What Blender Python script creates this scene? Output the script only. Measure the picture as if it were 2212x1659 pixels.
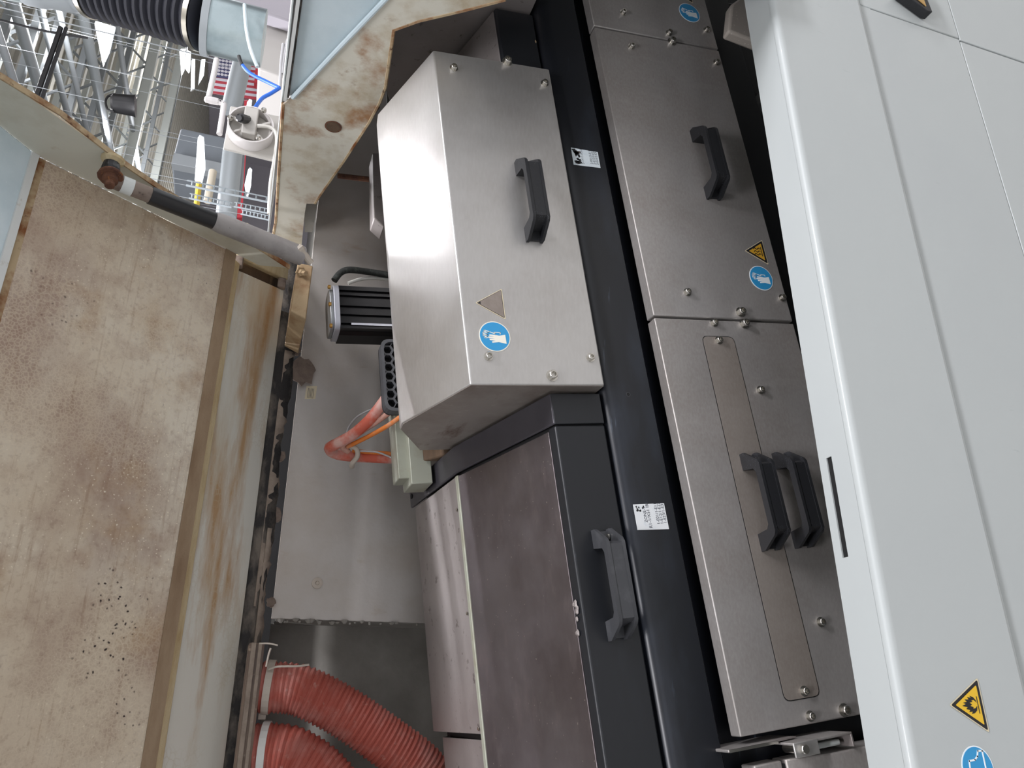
import bpy, bmesh, math, random
from mathutils import Vector, Matrix
random.seed(7)
for o in list(bpy.data.objects):
    bpy.data.objects.remove(o)
S = bpy.context.scene
COL = S.collection

# ------------------------------------------------------------------ camera
# Hall frame: X along the machine, Y into it, Z up.  The tool carrier (covers, beam,
# access panels) is pitched 7.3 degrees about Y against the hall; U() maps its own frame.
F_PX = 1660.0
EYE = Vector((0.0, 0.0, 1.65))
CX = Vector((0.92347626, -0.36279642, 0.12478122))     # photograph's "up" edge direction in the hall
CD = Vector((-0.00275766, -0.33151135, -0.9434472))    # photograph's "right" edge direction
CF = Vector((0.38364566, 0.87090699, -0.30714333))     # viewing direction
cam_d = bpy.data.cameras.new('camera')
cam_d.sensor_width = 36.0
cam_d.lens = 36.0 * F_PX / 2212.0
cam_d.clip_start = 0.02
cam_d.clip_end = 200
cam = bpy.data.objects.new('camera', cam_d)
COL.objects.link(cam)
m = Matrix((CD, CX, -CF)).transposed().to_4x4()
m.translation = EYE
cam.matrix_world = m
S.camera = cam

# ------------------------------------------------------------------ world, lamps, exposure
w = bpy.data.worlds.new('hall_ambient')
S.world = w
w.use_nodes = True
w.node_tree.nodes['Background'].inputs[0].default_value = (0.86, 0.87, 0.92, 1)
w.node_tree.nodes['Background'].inputs[1].default_value = 1.05


def area(name, loc, sx, sy, watt, col=(0.96, 0.95, 1.0), rot=(0, 0, 0)):
    l = bpy.data.lights.new(name, 'AREA')
    l.shape = 'RECTANGLE'
    l.size = sx
    l.size_y = sy
    l.energy = watt
    l.color = col
    o = bpy.data.objects.new(name, l)
    COL.objects.link(o)
    o.location = loc
    o.rotation_euler = rot
    return o


LAMPS = [  # x, y, z, watt : the hall's strip lights above the aisle and behind the machine
    (2.2, -0.5, 4.6, 150), (-0.8, -0.8, 4.8, 110), (0.9, 4.6, 5.0, 170), (2.1, 4.4, 5.0, 170), (3.7, 4.3, 5.0, 60), (1.0, 2.6, 4.8, 60),
    (5.5, -1.2, 4.8, 120), (9.5, -2.0, 4.8, 260), (7.0, 8.0, 5.2, 250), (10.0, 14.0, 5.2, 300), (-2.5, 3.0, 4.8, 70),
]
for i, (x, y, z, e) in enumerate(LAMPS):
    area('strip_light', (x, y, z), 1.5, 0.35, e)

for x, y, z, e in ((5.0, 8.0, 4.9, 130), (9.0, 10.0, 4.9, 220), (12.0, 17.0, 4.9, 480), (20.0, 22.0, 4.9, 850), (20.0, 34.0, 4.9, 900), (28.0, 14.0, 4.9, 550)):
    l = bpy.data.lights.new('roof_fill', 'POINT')     # added fill points deep in the hall to brighten roof and far walls
    l.energy = e
    l.shadow_soft_size = 0.25
    l.color = (0.97, 0.97, 1.0)
    o = bpy.data.objects.new('roof_fill', l)
    COL.objects.link(o)
    o.location = (x, y, z)

vs = S.view_settings
vs.view_transform = 'Standard'
vs.look = 'None'
vs.gamma = 1.0
vs.use_curve_mapping = False
vs.exposure = 0.0

# ------------------------------------------------------------------ frames and helpers
TH = math.radians(7.3)
UX = Vector((math.cos(TH), 0, math.sin(TH)))
UZ = Vector((-math.sin(TH), 0, math.cos(TH)))
UY = Vector((0, 1, 0))


def U(x, y, z):
    return EYE + UX * x + UY * y + UZ * z


def H(x, y, z):
    return EYE + Vector((x, y, z))


def _ray(px, py):
    return CX * (829.5 - py) + CD * (px - 1106.0) + CF * F_PX


def hp(px, py, axis, val):
    """hall-frame point (relative to the eye) measured off the photograph on a plane axis=val"""
    r = _ray(px, py)
    return r * (val / r[axis])


def up(px, py, axis, val):
    r = _ray(px, py)
    r = Vector((r.dot(UX), r.y, r.dot(UZ)))
    return r * (val / r[axis])


ORIG = {}


def lin(c):
    if isinstance(c, str):
        c = tuple(int(c[i:i + 2], 16) / 255 for i in (0, 2, 4))
    return tuple(((v / 12.92) if v <= 0.04045 else ((v + 0.055) / 1.055) ** 2.4) for v in c[:3]) + (1.0,)


class MB:
    def __init__(self):
        self.v = []
        self.f = []

    def add(self, vs_, fs):
        n = len(self.v)
        self.v += [Vector(p) for p in vs_]
        self.f += [tuple(i + n for i in f) for f in fs]
        return self

    def box(self, F, x0, x1, y0, y1, z0, z1):
        p = [F(x, y, z) for z in (z0, z1) for y in (y0, y1) for x in (x0, x1)]
        return self.add(p, [(0, 2, 3, 1), (4, 5, 7, 6), (0, 1, 5, 4), (2, 6, 7, 3), (0, 4, 6, 2), (1, 3, 7, 5)])

    def prism(self, F, prof, x0, x1):
        """profile in (y,z), swept along x"""
        n = len(prof)
        p = [F(x0, a, b) for a, b in prof] + [F(x1, a, b) for a, b in prof]
        fs = [tuple(range(n)), tuple(range(2 * n - 1, n - 1, -1))]
        fs += [(i, i + n, (i + 1) % n + n, (i + 1) % n) for i in range(n)]
        return self.add(p, fs)

    def slab(self, pts, vec):
        n = len(pts)
        vec = Vector(vec)
        p = [Vector(q) for q in pts] + [Vector(q) + vec for q in pts]
        fs = [tuple(range(n)), tuple(range(2 * n - 1, n - 1, -1))]
        fs += [(i, i + n, (i + 1) % n + n, (i + 1) % n) for i in range(n)]
        return self.add(p, fs)

    def strip(self, F, prof, x0, x1, t):
        """sheet of thickness t following an open (y,z) polyline, swept along x"""
        off = []
        for i, (a, b) in enumerate(prof):
            n = Vector((0, 0))
            for j in (i - 1, i):
                if 0 <= j < len(prof) - 1:
                    d = Vector((prof[j + 1][0] - prof[j][0], prof[j + 1][1] - prof[j][1])).normalized()
                    n += Vector((-d.y, d.x))
            n.normalize()
            off.append((a + n.x * t, b + n.y * t))
        return self.prism(F, list(prof) + off[::-1], x0, x1)

    def tube(self, pts, r, n=10, caps=True):
        pts = [Vector(p) for p in pts]
        rr = r if isinstance(r, (list, tuple)) else [r] * len(pts)
        t0 = (pts[1] - pts[0]).normalized()
        a = Vector((0, 0, 1)) if abs(t0.z) < 0.9 else Vector((1, 0, 0))
        nrm = (a - t0 * a.dot(t0)).normalized()
        vs_ = []
        for i, p in enumerate(pts):
            if i == 0:
                t = t0
            elif i == len(pts) - 1:
                t = (pts[-1] - pts[-2]).normalized()
            else:
                t = (pts[i + 1] - pts[i - 1]).normalized()
            nrm = (nrm - t * nrm.dot(t))
            nrm = nrm.normalized() if nrm.length > 1e-8 else t.orthogonal().normalized()
            b = t.cross(nrm)
            for k in range(n):
                q = 2 * math.pi * k / n
                vs_.append(p + (nrm * math.cos(q) + b * math.sin(q)) * rr[i])
        fs = []
        for i in range(len(pts) - 1):
            for k in range(n):
                k2 = (k + 1) % n
                fs.append((i * n + k, i * n + k2, (i + 1) * n + k2, (i + 1) * n + k))
        if caps:
            fs.append(tuple(range(n - 1, -1, -1)))
            fs.append(tuple((len(pts) - 1) * n + k for k in range(n)))
        return self.add(vs_, fs)

    def lathe(self, base, axis, prof, n=20):
        """prof: list of (radius, height along axis) from the base point"""
        axis = Vector(axis).normalized()
        a = axis.orthogonal().normalized()
        b = axis.cross(a)
        base = Vector(base)
        vs_ = []
        for r, h in prof:
            for k in range(n):
                q = 2 * math.pi * k / n
                vs_.append(base + axis * h + (a * math.cos(q) + b * math.sin(q)) * r)
        fs = []
        for i in range(len(prof) - 1):
            for k in range(n):
                k2 = (k + 1) % n
                fs.append((i * n + k, i * n + k2, (i + 1) * n + k2, (i + 1) * n + k))
        fs.append(tuple(range(n - 1, -1, -1)))
        fs.append(tuple((len(prof) - 1) * n + k for k in range(n)))
        return self.add(vs_, fs)

    def build(self, name, mat, parent=None, bevel=0.0, seg=2, smooth=False, tri=False):
        lo = Vector((min(p.x for p in self.v), min(p.y for p in self.v), min(p.z for p in self.v)))
        hi = Vector((max(p.x for p in self.v), max(p.y for p in self.v), max(p.z for p in self.v)))
        o0 = Vector(((lo.x + hi.x) / 2, (lo.y + hi.y) / 2, lo.z))
        me = bpy.data.meshes.new(name)
        me.from_pydata([tuple(p - o0) for p in self.v], [], self.f)
        bm = bmesh.new()
        bm.from_mesh(me)
        bmesh.ops.recalc_face_normals(bm, faces=bm.faces)
        if tri:
            bmesh.ops.triangulate(bm, faces=[f for f in bm.faces if len(f.verts) > 4])
        bm.to_mesh(me)
        bm.free()
        if smooth:
            for p in me.polygons:
                p.use_smooth = True
            try:
                me.set_sharp_from_angle(angle=math.radians(38))
            except Exception:
                pass
        me.materials.append(mat)
        o = bpy.data.objects.new(name, me)
        COL.objects.link(o)
        put(o, o0, parent)
        if bevel:
            md = o.modifiers.new('bevel', 'BEVEL')
            md.width = bevel
            md.segments = seg
            md.limit_method = 'ANGLE'
            md.angle_limit = math.radians(28)
            md.harden_normals = False
            for p in me.polygons:
                p.use_smooth = True
            try:
                me.set_sharp_from_angle(angle=math.radians(38))
            except Exception:
                pass
        return o


def put(o, origin, parent, rot=None):
    ORIG[o.name] = Vector(origin)
    if parent is not None:
        o.parent = parent
        o.location = Vector(origin) - ORIG[parent.name]
    else:
        o.location = origin
    if rot is not None:
        o.rotation_euler = rot.to_euler()


def thing(name, label, cat, origin, group=None):
    o = bpy.data.objects.new(name, None)
    o.empty_display_size = 0.05
    COL.objects.link(o)
    put(o, origin, None)
    return tag(o, label, cat, group)


def tag(o, label, cat, group=None):
    o['label'] = label
    o['category'] = cat
    if group:
        o['group'] = group
    return o


def inst(mesh, name, mat4, parent):
    """shared mesh at a world matrix (rotation + translation)"""
    o = bpy.data.objects.new(name, mesh)
    COL.objects.link(o)
    put(o, mat4.to_translation(), parent, mat4.to_3x3())
    return o


def spline(pts, n=8):
    pts = [Vector(p) for p in pts]
    out = []
    for i in range(len(pts) - 1):
        p0 = pts[max(i - 1, 0)]
        p1, p2 = pts[i], pts[i + 1]
        p3 = pts[min(i + 2, len(pts) - 1)]
        for k in range(n):
            t = k / n
            out.append(0.5 * ((2 * p1) + (p2 - p0) * t + (2 * p0 - 5 * p1 + 4 * p2 - p3) * t * t + (3 * p1 - p0 - 3 * p2 + p3) * t ** 3))
    out.append(pts[-1])
    return out


# ------------------------------------------------------------------ materials
def mat(name, base, rough=0.5, metal=0.0, layers=(), bump=None, spec=0.5, coat=0.0, emit=None, rough_var=None, trans=0.0, alpha=1.0):
    """layers: (kind, scale, lo, hi, colour[, stretch, detail, offset]) mixed over the base colour in object space"""
    ma = bpy.data.materials.new(name)
    ma.use_nodes = True
    nt = ma.node_tree
    N, L = nt.nodes, nt.links
    p = N['Principled BSDF']
    p.inputs['Roughness'].default_value = rough
    p.inputs['Metallic'].default_value = metal
    p.inputs['Specular IOR Level'].default_value = spec
    p.inputs['Coat Weight'].default_value = coat
    p.inputs['Transmission Weight'].default_value = trans
    p.inputs['Alpha'].default_value = alpha
    b = lin(base)
    p.inputs['Base Color'].default_value = b
    if emit:
        p.inputs['Emission Color'].default_value = lin(emit[0])
        p.inputs['Emission Strength'].default_value = emit[1]
    tc = N.new('ShaderNodeTexCoord')

    def coords(stretch, off=(0, 0, 0)):
        mp = N.new('ShaderNodeMapping')
        mp.inputs['Scale'].default_value = stretch
        mp.inputs['Location'].default_value = off
        mp.inputs['Rotation'].default_value = (0, 0, 0)
        L.new(tc.outputs['Object'], mp.inputs['Vector'])
        return mp.outputs[0]

    def tex(kind, scale, stretch, detail, off):
        v = coords(stretch, off)
        if kind == 'noise':
            t = N.new('ShaderNodeTexNoise')
            t.inputs['Scale'].default_value = scale
            t.inputs['Detail'].default_value = detail
            t.inputs['Roughness'].default_value = 0.62
            L.new(v, t.inputs['Vector'])
            return t.outputs[0]
        if kind in ('cell', 'dot'):
            t = N.new('ShaderNodeTexVoronoi')
            t.feature = 'DISTANCE_TO_EDGE' if kind == 'cell' else 'F1'
            t.inputs['Scale'].default_value = scale
            # wobble the cells
            nz = N.new('ShaderNodeTexNoise')
            nz.inputs['Scale'].default_value = scale * 0.7
            L.new(v, nz.inputs['Vector'])
            ad = N.new('ShaderNodeVectorMath')
            ad.operation = 'MULTIPLY_ADD'
            L.new(nz.outputs['Color'], ad.inputs[0])
            ad.inputs[1].default_value = (0.9 / scale,) * 3
            L.new(v, ad.inputs[2])
            L.new(ad.outputs[0], t.inputs['Vector'])
            return t.outputs['Distance']
        if kind == 'wave':
            t = N.new('ShaderNodeTexWave')
            t.inputs['Scale'].default_value = scale
            t.inputs['Distortion'].default_value = 4
            t.inputs['Detail'].default_value = 3
            L.new(v, t.inputs['Vector'])
            return t.outputs['Fac']

    cur = None
    for ly in layers:
        kind, scale, lo, hi, colr = ly[:5]
        stretch = ly[5] if len(ly) > 5 else (1, 1, 1)
        detail = ly[6] if len(ly) > 6 else 5
        off = ly[7] if len(ly) > 7 else (0, 0, 0)
        amt = ly[8] if len(ly) > 8 else 1.0
        fac = tex(kind, scale, stretch, detail, off)
        mr = N.new('ShaderNodeMapRange')
        mr.inputs['From Min'].default_value = lo
        mr.inputs['From Max'].default_value = hi
        mr.inputs['To Max'].default_value = amt
        L.new(fac, mr.inputs['Value'])
        if len(ly) > 9:      # gate this layer with a second, broad noise: (scale, lo, hi)
            gs, gl, gh = ly[9]
            g = tex('noise', gs, stretch, 3, (off[0] + 3.1, off[1] + 1.7, off[2] + 0.4))
            gm = N.new('ShaderNodeMapRange')
            gm.inputs['From Min'].default_value = gl
            gm.inputs['From Max'].default_value = gh
            L.new(g, gm.inputs['Value'])
            mu = N.new('ShaderNodeMath')
            mu.operation = 'MULTIPLY'
            L.new(mr.outputs[0], mu.inputs[0])
            L.new(gm.outputs[0], mu.inputs[1])
            fo = mu.outputs[0]
        else:
            fo = mr.outputs[0]
        mx = N.new('ShaderNodeMix')
        mx.data_type = 'RGBA'
        L.new(fo, mx.inputs[0])
        if cur is None:
            mx.inputs[6].default_value = b
        else:
            L.new(cur, mx.inputs[6])
        mx.inputs[7].default_value = lin(colr)
        cur = mx.outputs[2]
    if cur is not None:
        L.new(cur, p.inputs['Base Color'])
    if rough_var:
        sc_, lo, hi, st = rough_var
        fac = tex('noise', sc_, st, 4, (0.3, 0.7, 0.2))
        mr = N.new('ShaderNodeMapRange')
        mr.inputs['From Min'].default_value = 0.3
        mr.inputs['From Max'].default_value = 0.7
        mr.inputs['To Min'].default_value = lo
        mr.inputs['To Max'].default_value = hi
        L.new(fac, mr.inputs['Value'])
        L.new(mr.outputs[0], p.inputs['Roughness'])
    if bump:
        kind, scale, strength = bump[:3]
        st = bump[3] if len(bump) > 3 else (1, 1, 1)
        dist = bump[4] if len(bump) > 4 else 0.002
        fac = tex(kind, scale, st, 6, (0, 0, 0))
        bp = N.new('ShaderNodeBump')
        bp.inputs['Strength'].default_value = strength
        bp.inputs['Distance'].default_value = dist
        L.new(fac, bp.inputs['Height'])
        L.new(bp.outputs[0], p.inputs['Normal'])
    return ma


M = {}
M['steel'] = mat('brushed_steel', 'c2c0bd', 0.4, 0.8, [
    ('noise', 5, 0.42, 0.72, 'aba6a1', (1, 1, 1), 6, (0, 0, 0), 0.7),
    ('noise', 240, 0.35, 0.75, 'd0cecc', (0.25, 1, 1), 2, (0, 0, 0), 0.3)],
    bump=('noise', 520, 0.10, (0.3, 1, 1), 0.0004), rough_var=(7, 0.34, 0.48, (1, 1, 1)))
M['steel_panel'] = mat('satin_steel', 'a8a4a1', 0.46, 0.6, [
    ('noise', 4, 0.42, 0.74, '948a82', (1, 1, 1), 6, (0, 0, 0), 0.85),
    ('noise', 26, 0.6, 0.66, 'b4afab', (1, 1, 0.4), 5, (2, 0, 1), 0.3),
    ('noise', 300, 0.35, 0.75, 'bdbab7', (0.5, 1, 1), 2, (0, 0, 0), 0.35)],
    bump=('noise', 420, 0.14, (0.7, 1, 1), 0.0004), rough_var=(9, 0.4, 0.54, (1, 1, 1)))
M['steel_insert'] = mat('tanned_steel', 'a59c94', 0.48, 0.6, [
    ('noise', 5, 0.4, 0.7, '8f847a', (1, 1, 1), 6, (0, 0, 0), 0.8),
    ('noise', 300, 0.35, 0.75, 'b6afa8', (0.5, 1, 1), 2, (0, 0, 0), 0.35)],
    bump=('noise', 420, 0.14, (0.7, 1, 1), 0.0004))
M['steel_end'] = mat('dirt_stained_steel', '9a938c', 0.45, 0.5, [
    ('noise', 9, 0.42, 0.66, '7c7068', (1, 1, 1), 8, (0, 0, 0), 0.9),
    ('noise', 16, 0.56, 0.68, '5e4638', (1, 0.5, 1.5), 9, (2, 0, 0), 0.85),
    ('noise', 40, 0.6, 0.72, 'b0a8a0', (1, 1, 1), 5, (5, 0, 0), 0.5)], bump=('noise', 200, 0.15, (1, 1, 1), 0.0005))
M['steel_dark'] = mat('stained_steel', '7a7476', 0.36, 0.85, [
    ('noise', 4, 0.4, 0.7, '5a5152', (1, 1.6, 1.6), 7, (0, 0, 0), 0.8),
    ('noise', 14, 0.55, 0.75, '8b8182', (1, 3, 3), 6, (1, 0, 0), 0.5),
    ('dot', 95, 0.10, 0.05, 'a9a19a', (1, 1, 1), 2, (0, 0, 0), 0.8)],
    bump=('noise', 180, 0.12, (1, 1, 1), 0.0006), rough_var=(9, 0.3, 0.5, (1, 1, 1)))
M['steel_dull'] = mat('dull_grey_steel', '9a9390', 0.5, 0.5, [
    ('noise', 5, 0.4, 0.75, '756d6a', (1, 1, 1), 6, (0, 0, 0), 0.8),
    ('noise', 60, 0.62, 0.7, '5d5450', (1, 1, 1), 4, (0, 0, 0), 0.8)], bump=('noise', 200, 0.1))
M['back_steel'] = mat('dusty_steel_sheet', 'b5b0ab', 0.5, 0.35, [
    ('noise', 4, 0.42, 0.7, 'a09486', (1, 1, 1), 7, (0, 0, 0), 0.8),
    ('noise', 9, 0.55, 0.75, 'b0aba6', (1, 1, 0.5), 7, (4, 0, 0), 0.8),
    ('noise', 18, 0.62, 0.78, '9a8468', (1, 1, 0.4), 6, (7, 0, 0), 0.7)], bump=('noise', 120, 0.25, (1, 1, 1), 0.001))
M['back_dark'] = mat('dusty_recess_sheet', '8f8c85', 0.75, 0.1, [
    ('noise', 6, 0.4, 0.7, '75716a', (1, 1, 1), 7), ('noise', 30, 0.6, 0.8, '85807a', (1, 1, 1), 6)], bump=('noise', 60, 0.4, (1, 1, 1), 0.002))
M['black'] = mat('black_powder_coat', '17191d', 0.42, 0.0, [
    ('noise', 10, 0.55, 0.8, '2a2e34', (0.3, 1, 1), 6, (0, 0, 0), 0.7),
    ('noise', 90, 0.68, 0.74, '4a4e56', (0.12, 1, 1), 5, (2, 0, 0), 0.6)], bump=('noise', 500, 0.06, (1, 1, 1), 0.0004), spec=0.5)
M['black_slope'] = mat('black_coat_sheen', '3b393e', 0.36, 0.4, [  # lightened black coat: sheen of the sloping face is put into the colour
    ('noise', 6, 0.4, 0.75, '4b494d', (1, 1, 1), 6, (0, 0, 0), 0.8)], bump=('noise', 500, 0.06, (1, 1, 1), 0.0004))
M['beam'] = mat('black_beam_coat', '15171c', 0.34, 0.0, [
    ('noise', 6, 0.56, 0.8, '333a46', (0.35, 1, 1), 7, (0, 0, 0), 0.7),
    ('noise', 70, 0.66, 0.74, '56606e', (0.08, 1, 1), 5, (2, 0, 0), 0.55)], bump=('noise', 400, 0.05, (0.3, 1, 1), 0.0004))
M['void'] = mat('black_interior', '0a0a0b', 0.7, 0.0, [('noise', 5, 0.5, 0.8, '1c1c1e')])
M['plastic'] = mat('black_plastic', '1b1c1f', 0.5, 0.0, [
    ('noise', 22, 0.56, 0.75, '34363b', (1, 1, 1), 7, (0, 0, 0), 0.8),
    ('dot', 420, 0.22, 0.1, '83868c', (1, 1, 1), 2, (0, 0, 0), 0.5, (30, 0.5, 0.7))], bump=('noise', 700, 0.15, (1, 1, 1), 0.0004))
M['plastic_grey'] = mat('worn_grey_plastic', '3a3b3e', 0.5, 0.0, [
    ('noise', 20, 0.5, 0.75, '58595c', (1, 1, 1), 7, (0, 0, 0), 0.8)], bump=('noise', 600, 0.2, (1, 1, 1), 0.0005))
M['bolt'] = mat('zinc_bolt', 'c9c6bf', 0.25, 1.0)
M['brass'] = mat('brass_bolt', 'b08a4e', 0.35, 1.0)
M['white'] = mat('white_enamel', 'b0b5b4', 0.42, 0.0, [
    ('noise', 2.5, 0.4, 0.7, 'acb1b1', (1, 1, 1), 4, (0, 0, 0), 0.7),
    ('noise', 40, 0.7, 0.74, '9ba0a0', (1, 1, 0.3), 6, (3, 0, 0), 0.35)], bump=('noise', 300, 0.05, (1, 1, 1), 0.0006), coat=0.15)
M['white_gap'] = mat('grey_joint', 'a2a7a5', 0.6)
M['seam'] = mat('dark_joint', '8a8c88', 0.8, 0, [('noise', 30, 0.6, 0.7, '6d6252', (1, 1, 1), 5)])
RUST = 'a3714a'
M['lid'] = mat('stained_cream_lid', 'dbd4c4', 0.75, 0.0, [
    ('noise', 2.6, 0.38, 0.60, 'c6b6a0', (0.8, 1, 1), 6, (0.6, 0, 0), 0.9),
    ('noise', 2.7, 0.46, 0.62, '917466', (0.6, 1, 1), 9, (1.9, 0.4, 0), 0.9),
    ('noise', 6, 0.54, 0.70, 'a98a66', (1, 1, 1), 9, (5.2, 0, 0), 0.8),
    ('noise', 22, 0.50, 0.72, '957b6c', (1, 1, 1), 7, (8.2, 0, 0), 0.5),
    ('noise', 120, 0.52, 0.72, '8f7867', (1, 1, 1), 4, (3.2, 0, 0), 0.4),
    ('noise', 34, 0.56, 0.72, '8a6c55', (0.25, 4, 4), 4, (0, 0, 0), 0.4),
    ('cell', 105, 0.16, 0.0, 'd9cdb6', (1, 1, 1), 2, (0, 0, 0), 0.5, (5, 0.50, 0.66)),
    ('cell', 190, 0.18, 0.0, 'd6c8b0', (1, 1, 1), 2, (2, 0, 0), 0.45, (4, 0.42, 0.6)),
    ('dot', 105, 0.22, 0.12, '2a2023', (1, 1, 1), 2, (0, 0, 0), 0.95, (5, 0.55, 0.62)),
    ('dot', 150, 0.20, 0.08, 'e6dcc8', (1, 1, 1), 2, (4, 0, 0), 0.9, (4, 0.42, 0.58))],
    bump=('noise', 140, 0.35, (1, 1, 1), 0.0015), spec=0.2)
M['lid_clean'] = mat('pale_lid_enamel', 'c9c8ba', 0.55, 0.0, [
    ('noise', 5, 0.48, 0.72, 'a49a80', (1, 1, 1), 7, (0, 0, 0), 0.8),
    ('noise', 11, 0.64, 0.74, '9c7645', (1, 1, 1), 8, (3, 0, 0), 0.7)], bump=('noise', 100, 0.1), spec=0.35)
M['lid_strip'] = mat('pale_green_strip', 'd9d8ce', 0.6, 0.0, [
    ('noise', 9, 0.47, 0.64, 'c6baa2', (0.25, 1, 1), 6, (0, 0, 0), 0.85),
    ('noise', 12, 0.48, 0.62, 'b6946c', (0.2, 1, 1), 8, (3, 0, 0.5), 0.95),
    ('dot', 150, 0.16, 0.08, 'd9d0bf', (1, 1, 1), 2, (0, 0, 0), 0.7, (9, 0.45, 0.6)),
    ('cell', 90, 0.12, 0.0, 'c2b9a2', (1, 1, 1), 2, (0, 0, 0), 0.5, (7, 0.5, 0.65))], bump=('noise', 120, 0.2, (1, 1, 1), 0.001), spec=0.3)
M['cream_edge'] = mat('dusty_cream_edge', 'c6b794', 0.8, 0.0, [('noise', 60, 0.4, 0.7, 'b09a72', (0.3, 1, 1), 6)], bump=('noise', 250, 0.5, (1, 1, 1), 0.002))
M['groove_shade'] = mat('brown_groove_shade', '9a856c', 0.9, 0.0, [('noise', 30, 0.4, 0.7, '836c54', (0.3, 1, 1), 6)], bump=('noise', 200, 0.5, (1, 1, 1), 0.002))  # brown colour painted in for the shadow line along the lid groove
M['rust'] = mat('rusty_edge', 'b09c7c', 0.85, 0.0, [('noise', 18, 0.45, 0.62, '7a4a24', (1, 1, 1), 8), ('noise', 60, 0.6, 0.7, '4a2a18', (1, 1, 1), 6)], bump=('noise', 160, 0.5, (1, 1, 1), 0.002))
M['rust_dark'] = mat('rusted_bolt', '6e4a36', 0.85, 0.2, [('noise', 60, 0.4, 0.65, '4c3028', (1, 1, 1), 6), ('noise', 120, 0.6, 0.7, 'a06a3c', (1, 1, 1), 4)], bump=('noise', 220, 0.6, (1, 1, 1), 0.002))
M['endplate'] = mat('rust_streaked_enamel', 'cac7ba', 0.58, 0.0, [
    ('noise', 5.5, 0.46, 0.62, '9a8663', (1, 1, 1), 7, (0.5, 0.3, 0), 0.85),
    ('noise', 8, 0.53, 0.66, '8e5f30', (1, 1, 1), 9, (2.2, 0.6, 0), 0.85),
    ('noise', 26, 0.6, 0.7, '7b5530', (1, 1, 1), 8, (1, 0, 0), 0.7, (5, 0.45, 0.6))], bump=('noise', 60, 0.12, (1, 1, 1), 0.001), spec=0.3)
M['trim_white'] = mat('white_frame_trim', 'd3d6d4', 0.5, 0.0, [('noise', 40, 0.6, 0.75, 'a99f8c')])
M['glass_old'] = mat('scratched_polycarbonate', 'd3e2e8', 0.22, 0.0, [
    ('noise', 6, 0.4, 0.7, 'b9cdd5', (1, 1, 1), 5, (0, 0, 0), 0.8), ('dot', 160, 0.12, 0.06, 'e4eef0', (1, 1, 1), 2, (0, 0, 0), 0.7)], trans=0.1, spec=0.5)
M['rubber'] = mat('dusty_rubber', '2c2a29', 0.85, 0.0, [('noise', 24, 0.45, 0.65, '6f675e', (0.5, 1, 1), 7)], bump=('noise', 140, 0.7, (1, 1, 1), 0.003))
M['dust'] = mat('caked_dust', '96897c', 0.95, 0.0, [('noise', 40, 0.4, 0.7, '7c6f64', (1, 1, 1), 7)], bump=('noise', 160, 0.6, (1, 1, 1), 0.002))
M['leaf_dust'] = mat('grey_dust_scab', '77695f', 0.95, 0.0, [('noise', 70, 0.4, 0.7, '5f534c', (1, 1, 1), 6)], bump=('noise', 160, 0.5, (1, 1, 1), 0.002))
M['strut_grey'] = mat('scuffed_strut_paint', '9a9694', 0.6, 0.2, [
    ('noise', 20, 0.45, 0.7, '7c7776', (1, 1, 1), 7), ('noise', 45, 0.64, 0.68, '2a2b30', (1, 1, 1), 6, (0, 0, 0), 0.8)], bump=('noise', 120, 0.3, (1, 1, 1), 0.001))
M['strut_rusty'] = mat('rust_dusted_strut', '877a70', 0.8, 0.1, [
    ('noise', 40, 0.45, 0.65, '6a5a50', (1, 1, 1), 7), ('noise', 80, 0.6, 0.7, '34302f', (1, 1, 1), 5)], bump=('noise', 150, 0.4, (1, 1, 1), 0.001))
M['strut_black'] = mat('black_sleeve', '19191c', 0.35, 0.0, [('noise', 42, 0.66, 0.70, 'b09a92', (0.5, 1, 1), 5, (0, 0, 0), 0.8)])
M['label_white'] = mat('white_label', 'd3d8d6', 0.5, 0.0, [('noise', 30, 0.5, 0.8, 'c0c4c2')])
M['label_paper'] = mat('paper_label', 'd6d9da', 0.55, 0.0, [('noise', 60, 0.55, 0.8, 'b9c4cc')])
M['label_worn'] = mat('worn_paper_label', 'cdd6da', 0.5, 0.0, [('noise', 40, 0.5, 0.8, 'aebdc8')])
M['ink'] = mat('label_ink', '3a3e48', 0.7)
M['ink_black'] = mat('black_print', '17171a', 0.6)
M['scuff'] = mat('torn_label_scuff', '2c2422', 0.7, 0.0, [('noise', 300, 0.5, 0.6, 'b8b4b4', (1, 1, 1), 4)])
M['bracket'] = mat('tan_bracket', 'b09978', 0.8, 0.0, [
    ('noise', 30, 0.45, 0.65, '9a7d5c', (1, 1, 1), 7), ('noise', 12, 0.58, 0.7, '7b4e2e', (1, 1, 1), 7)], bump=('noise', 160, 0.4, (1, 1, 1), 0.001))
M['blue_sticker'] = mat('blue_sticker', '2f8fc4', 0.4)
M['cream_print'] = mat('cream_print', 'e6e2d4', 0.5)
M['white_print'] = mat('white_print', 'e4ebee', 0.5)
M['sticker_rim'] = mat('sticker_rim', 'cfc3a6', 0.5)
M['yellow'] = mat('yellow_sticker', 'e0b52a', 0.4)
M['amber'] = mat('amber_sticker', 'c99a2e', 0.4)
M['faded'] = mat('faded_sticker', '8f857d', 0.4, 0.5, [('noise', 60, 0.4, 0.7, '9d938b')])
M['motor'] = mat('black_anodised', '050507', 0.32, 0.0, spec=0.22)
M['motor_cap'] = mat('grey_motor_cap', 'a3a4ab', 0.45, 0.6)
M['motor_top'] = mat('silver_motor_top', '8d8f90', 0.4, 0.8)
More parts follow.
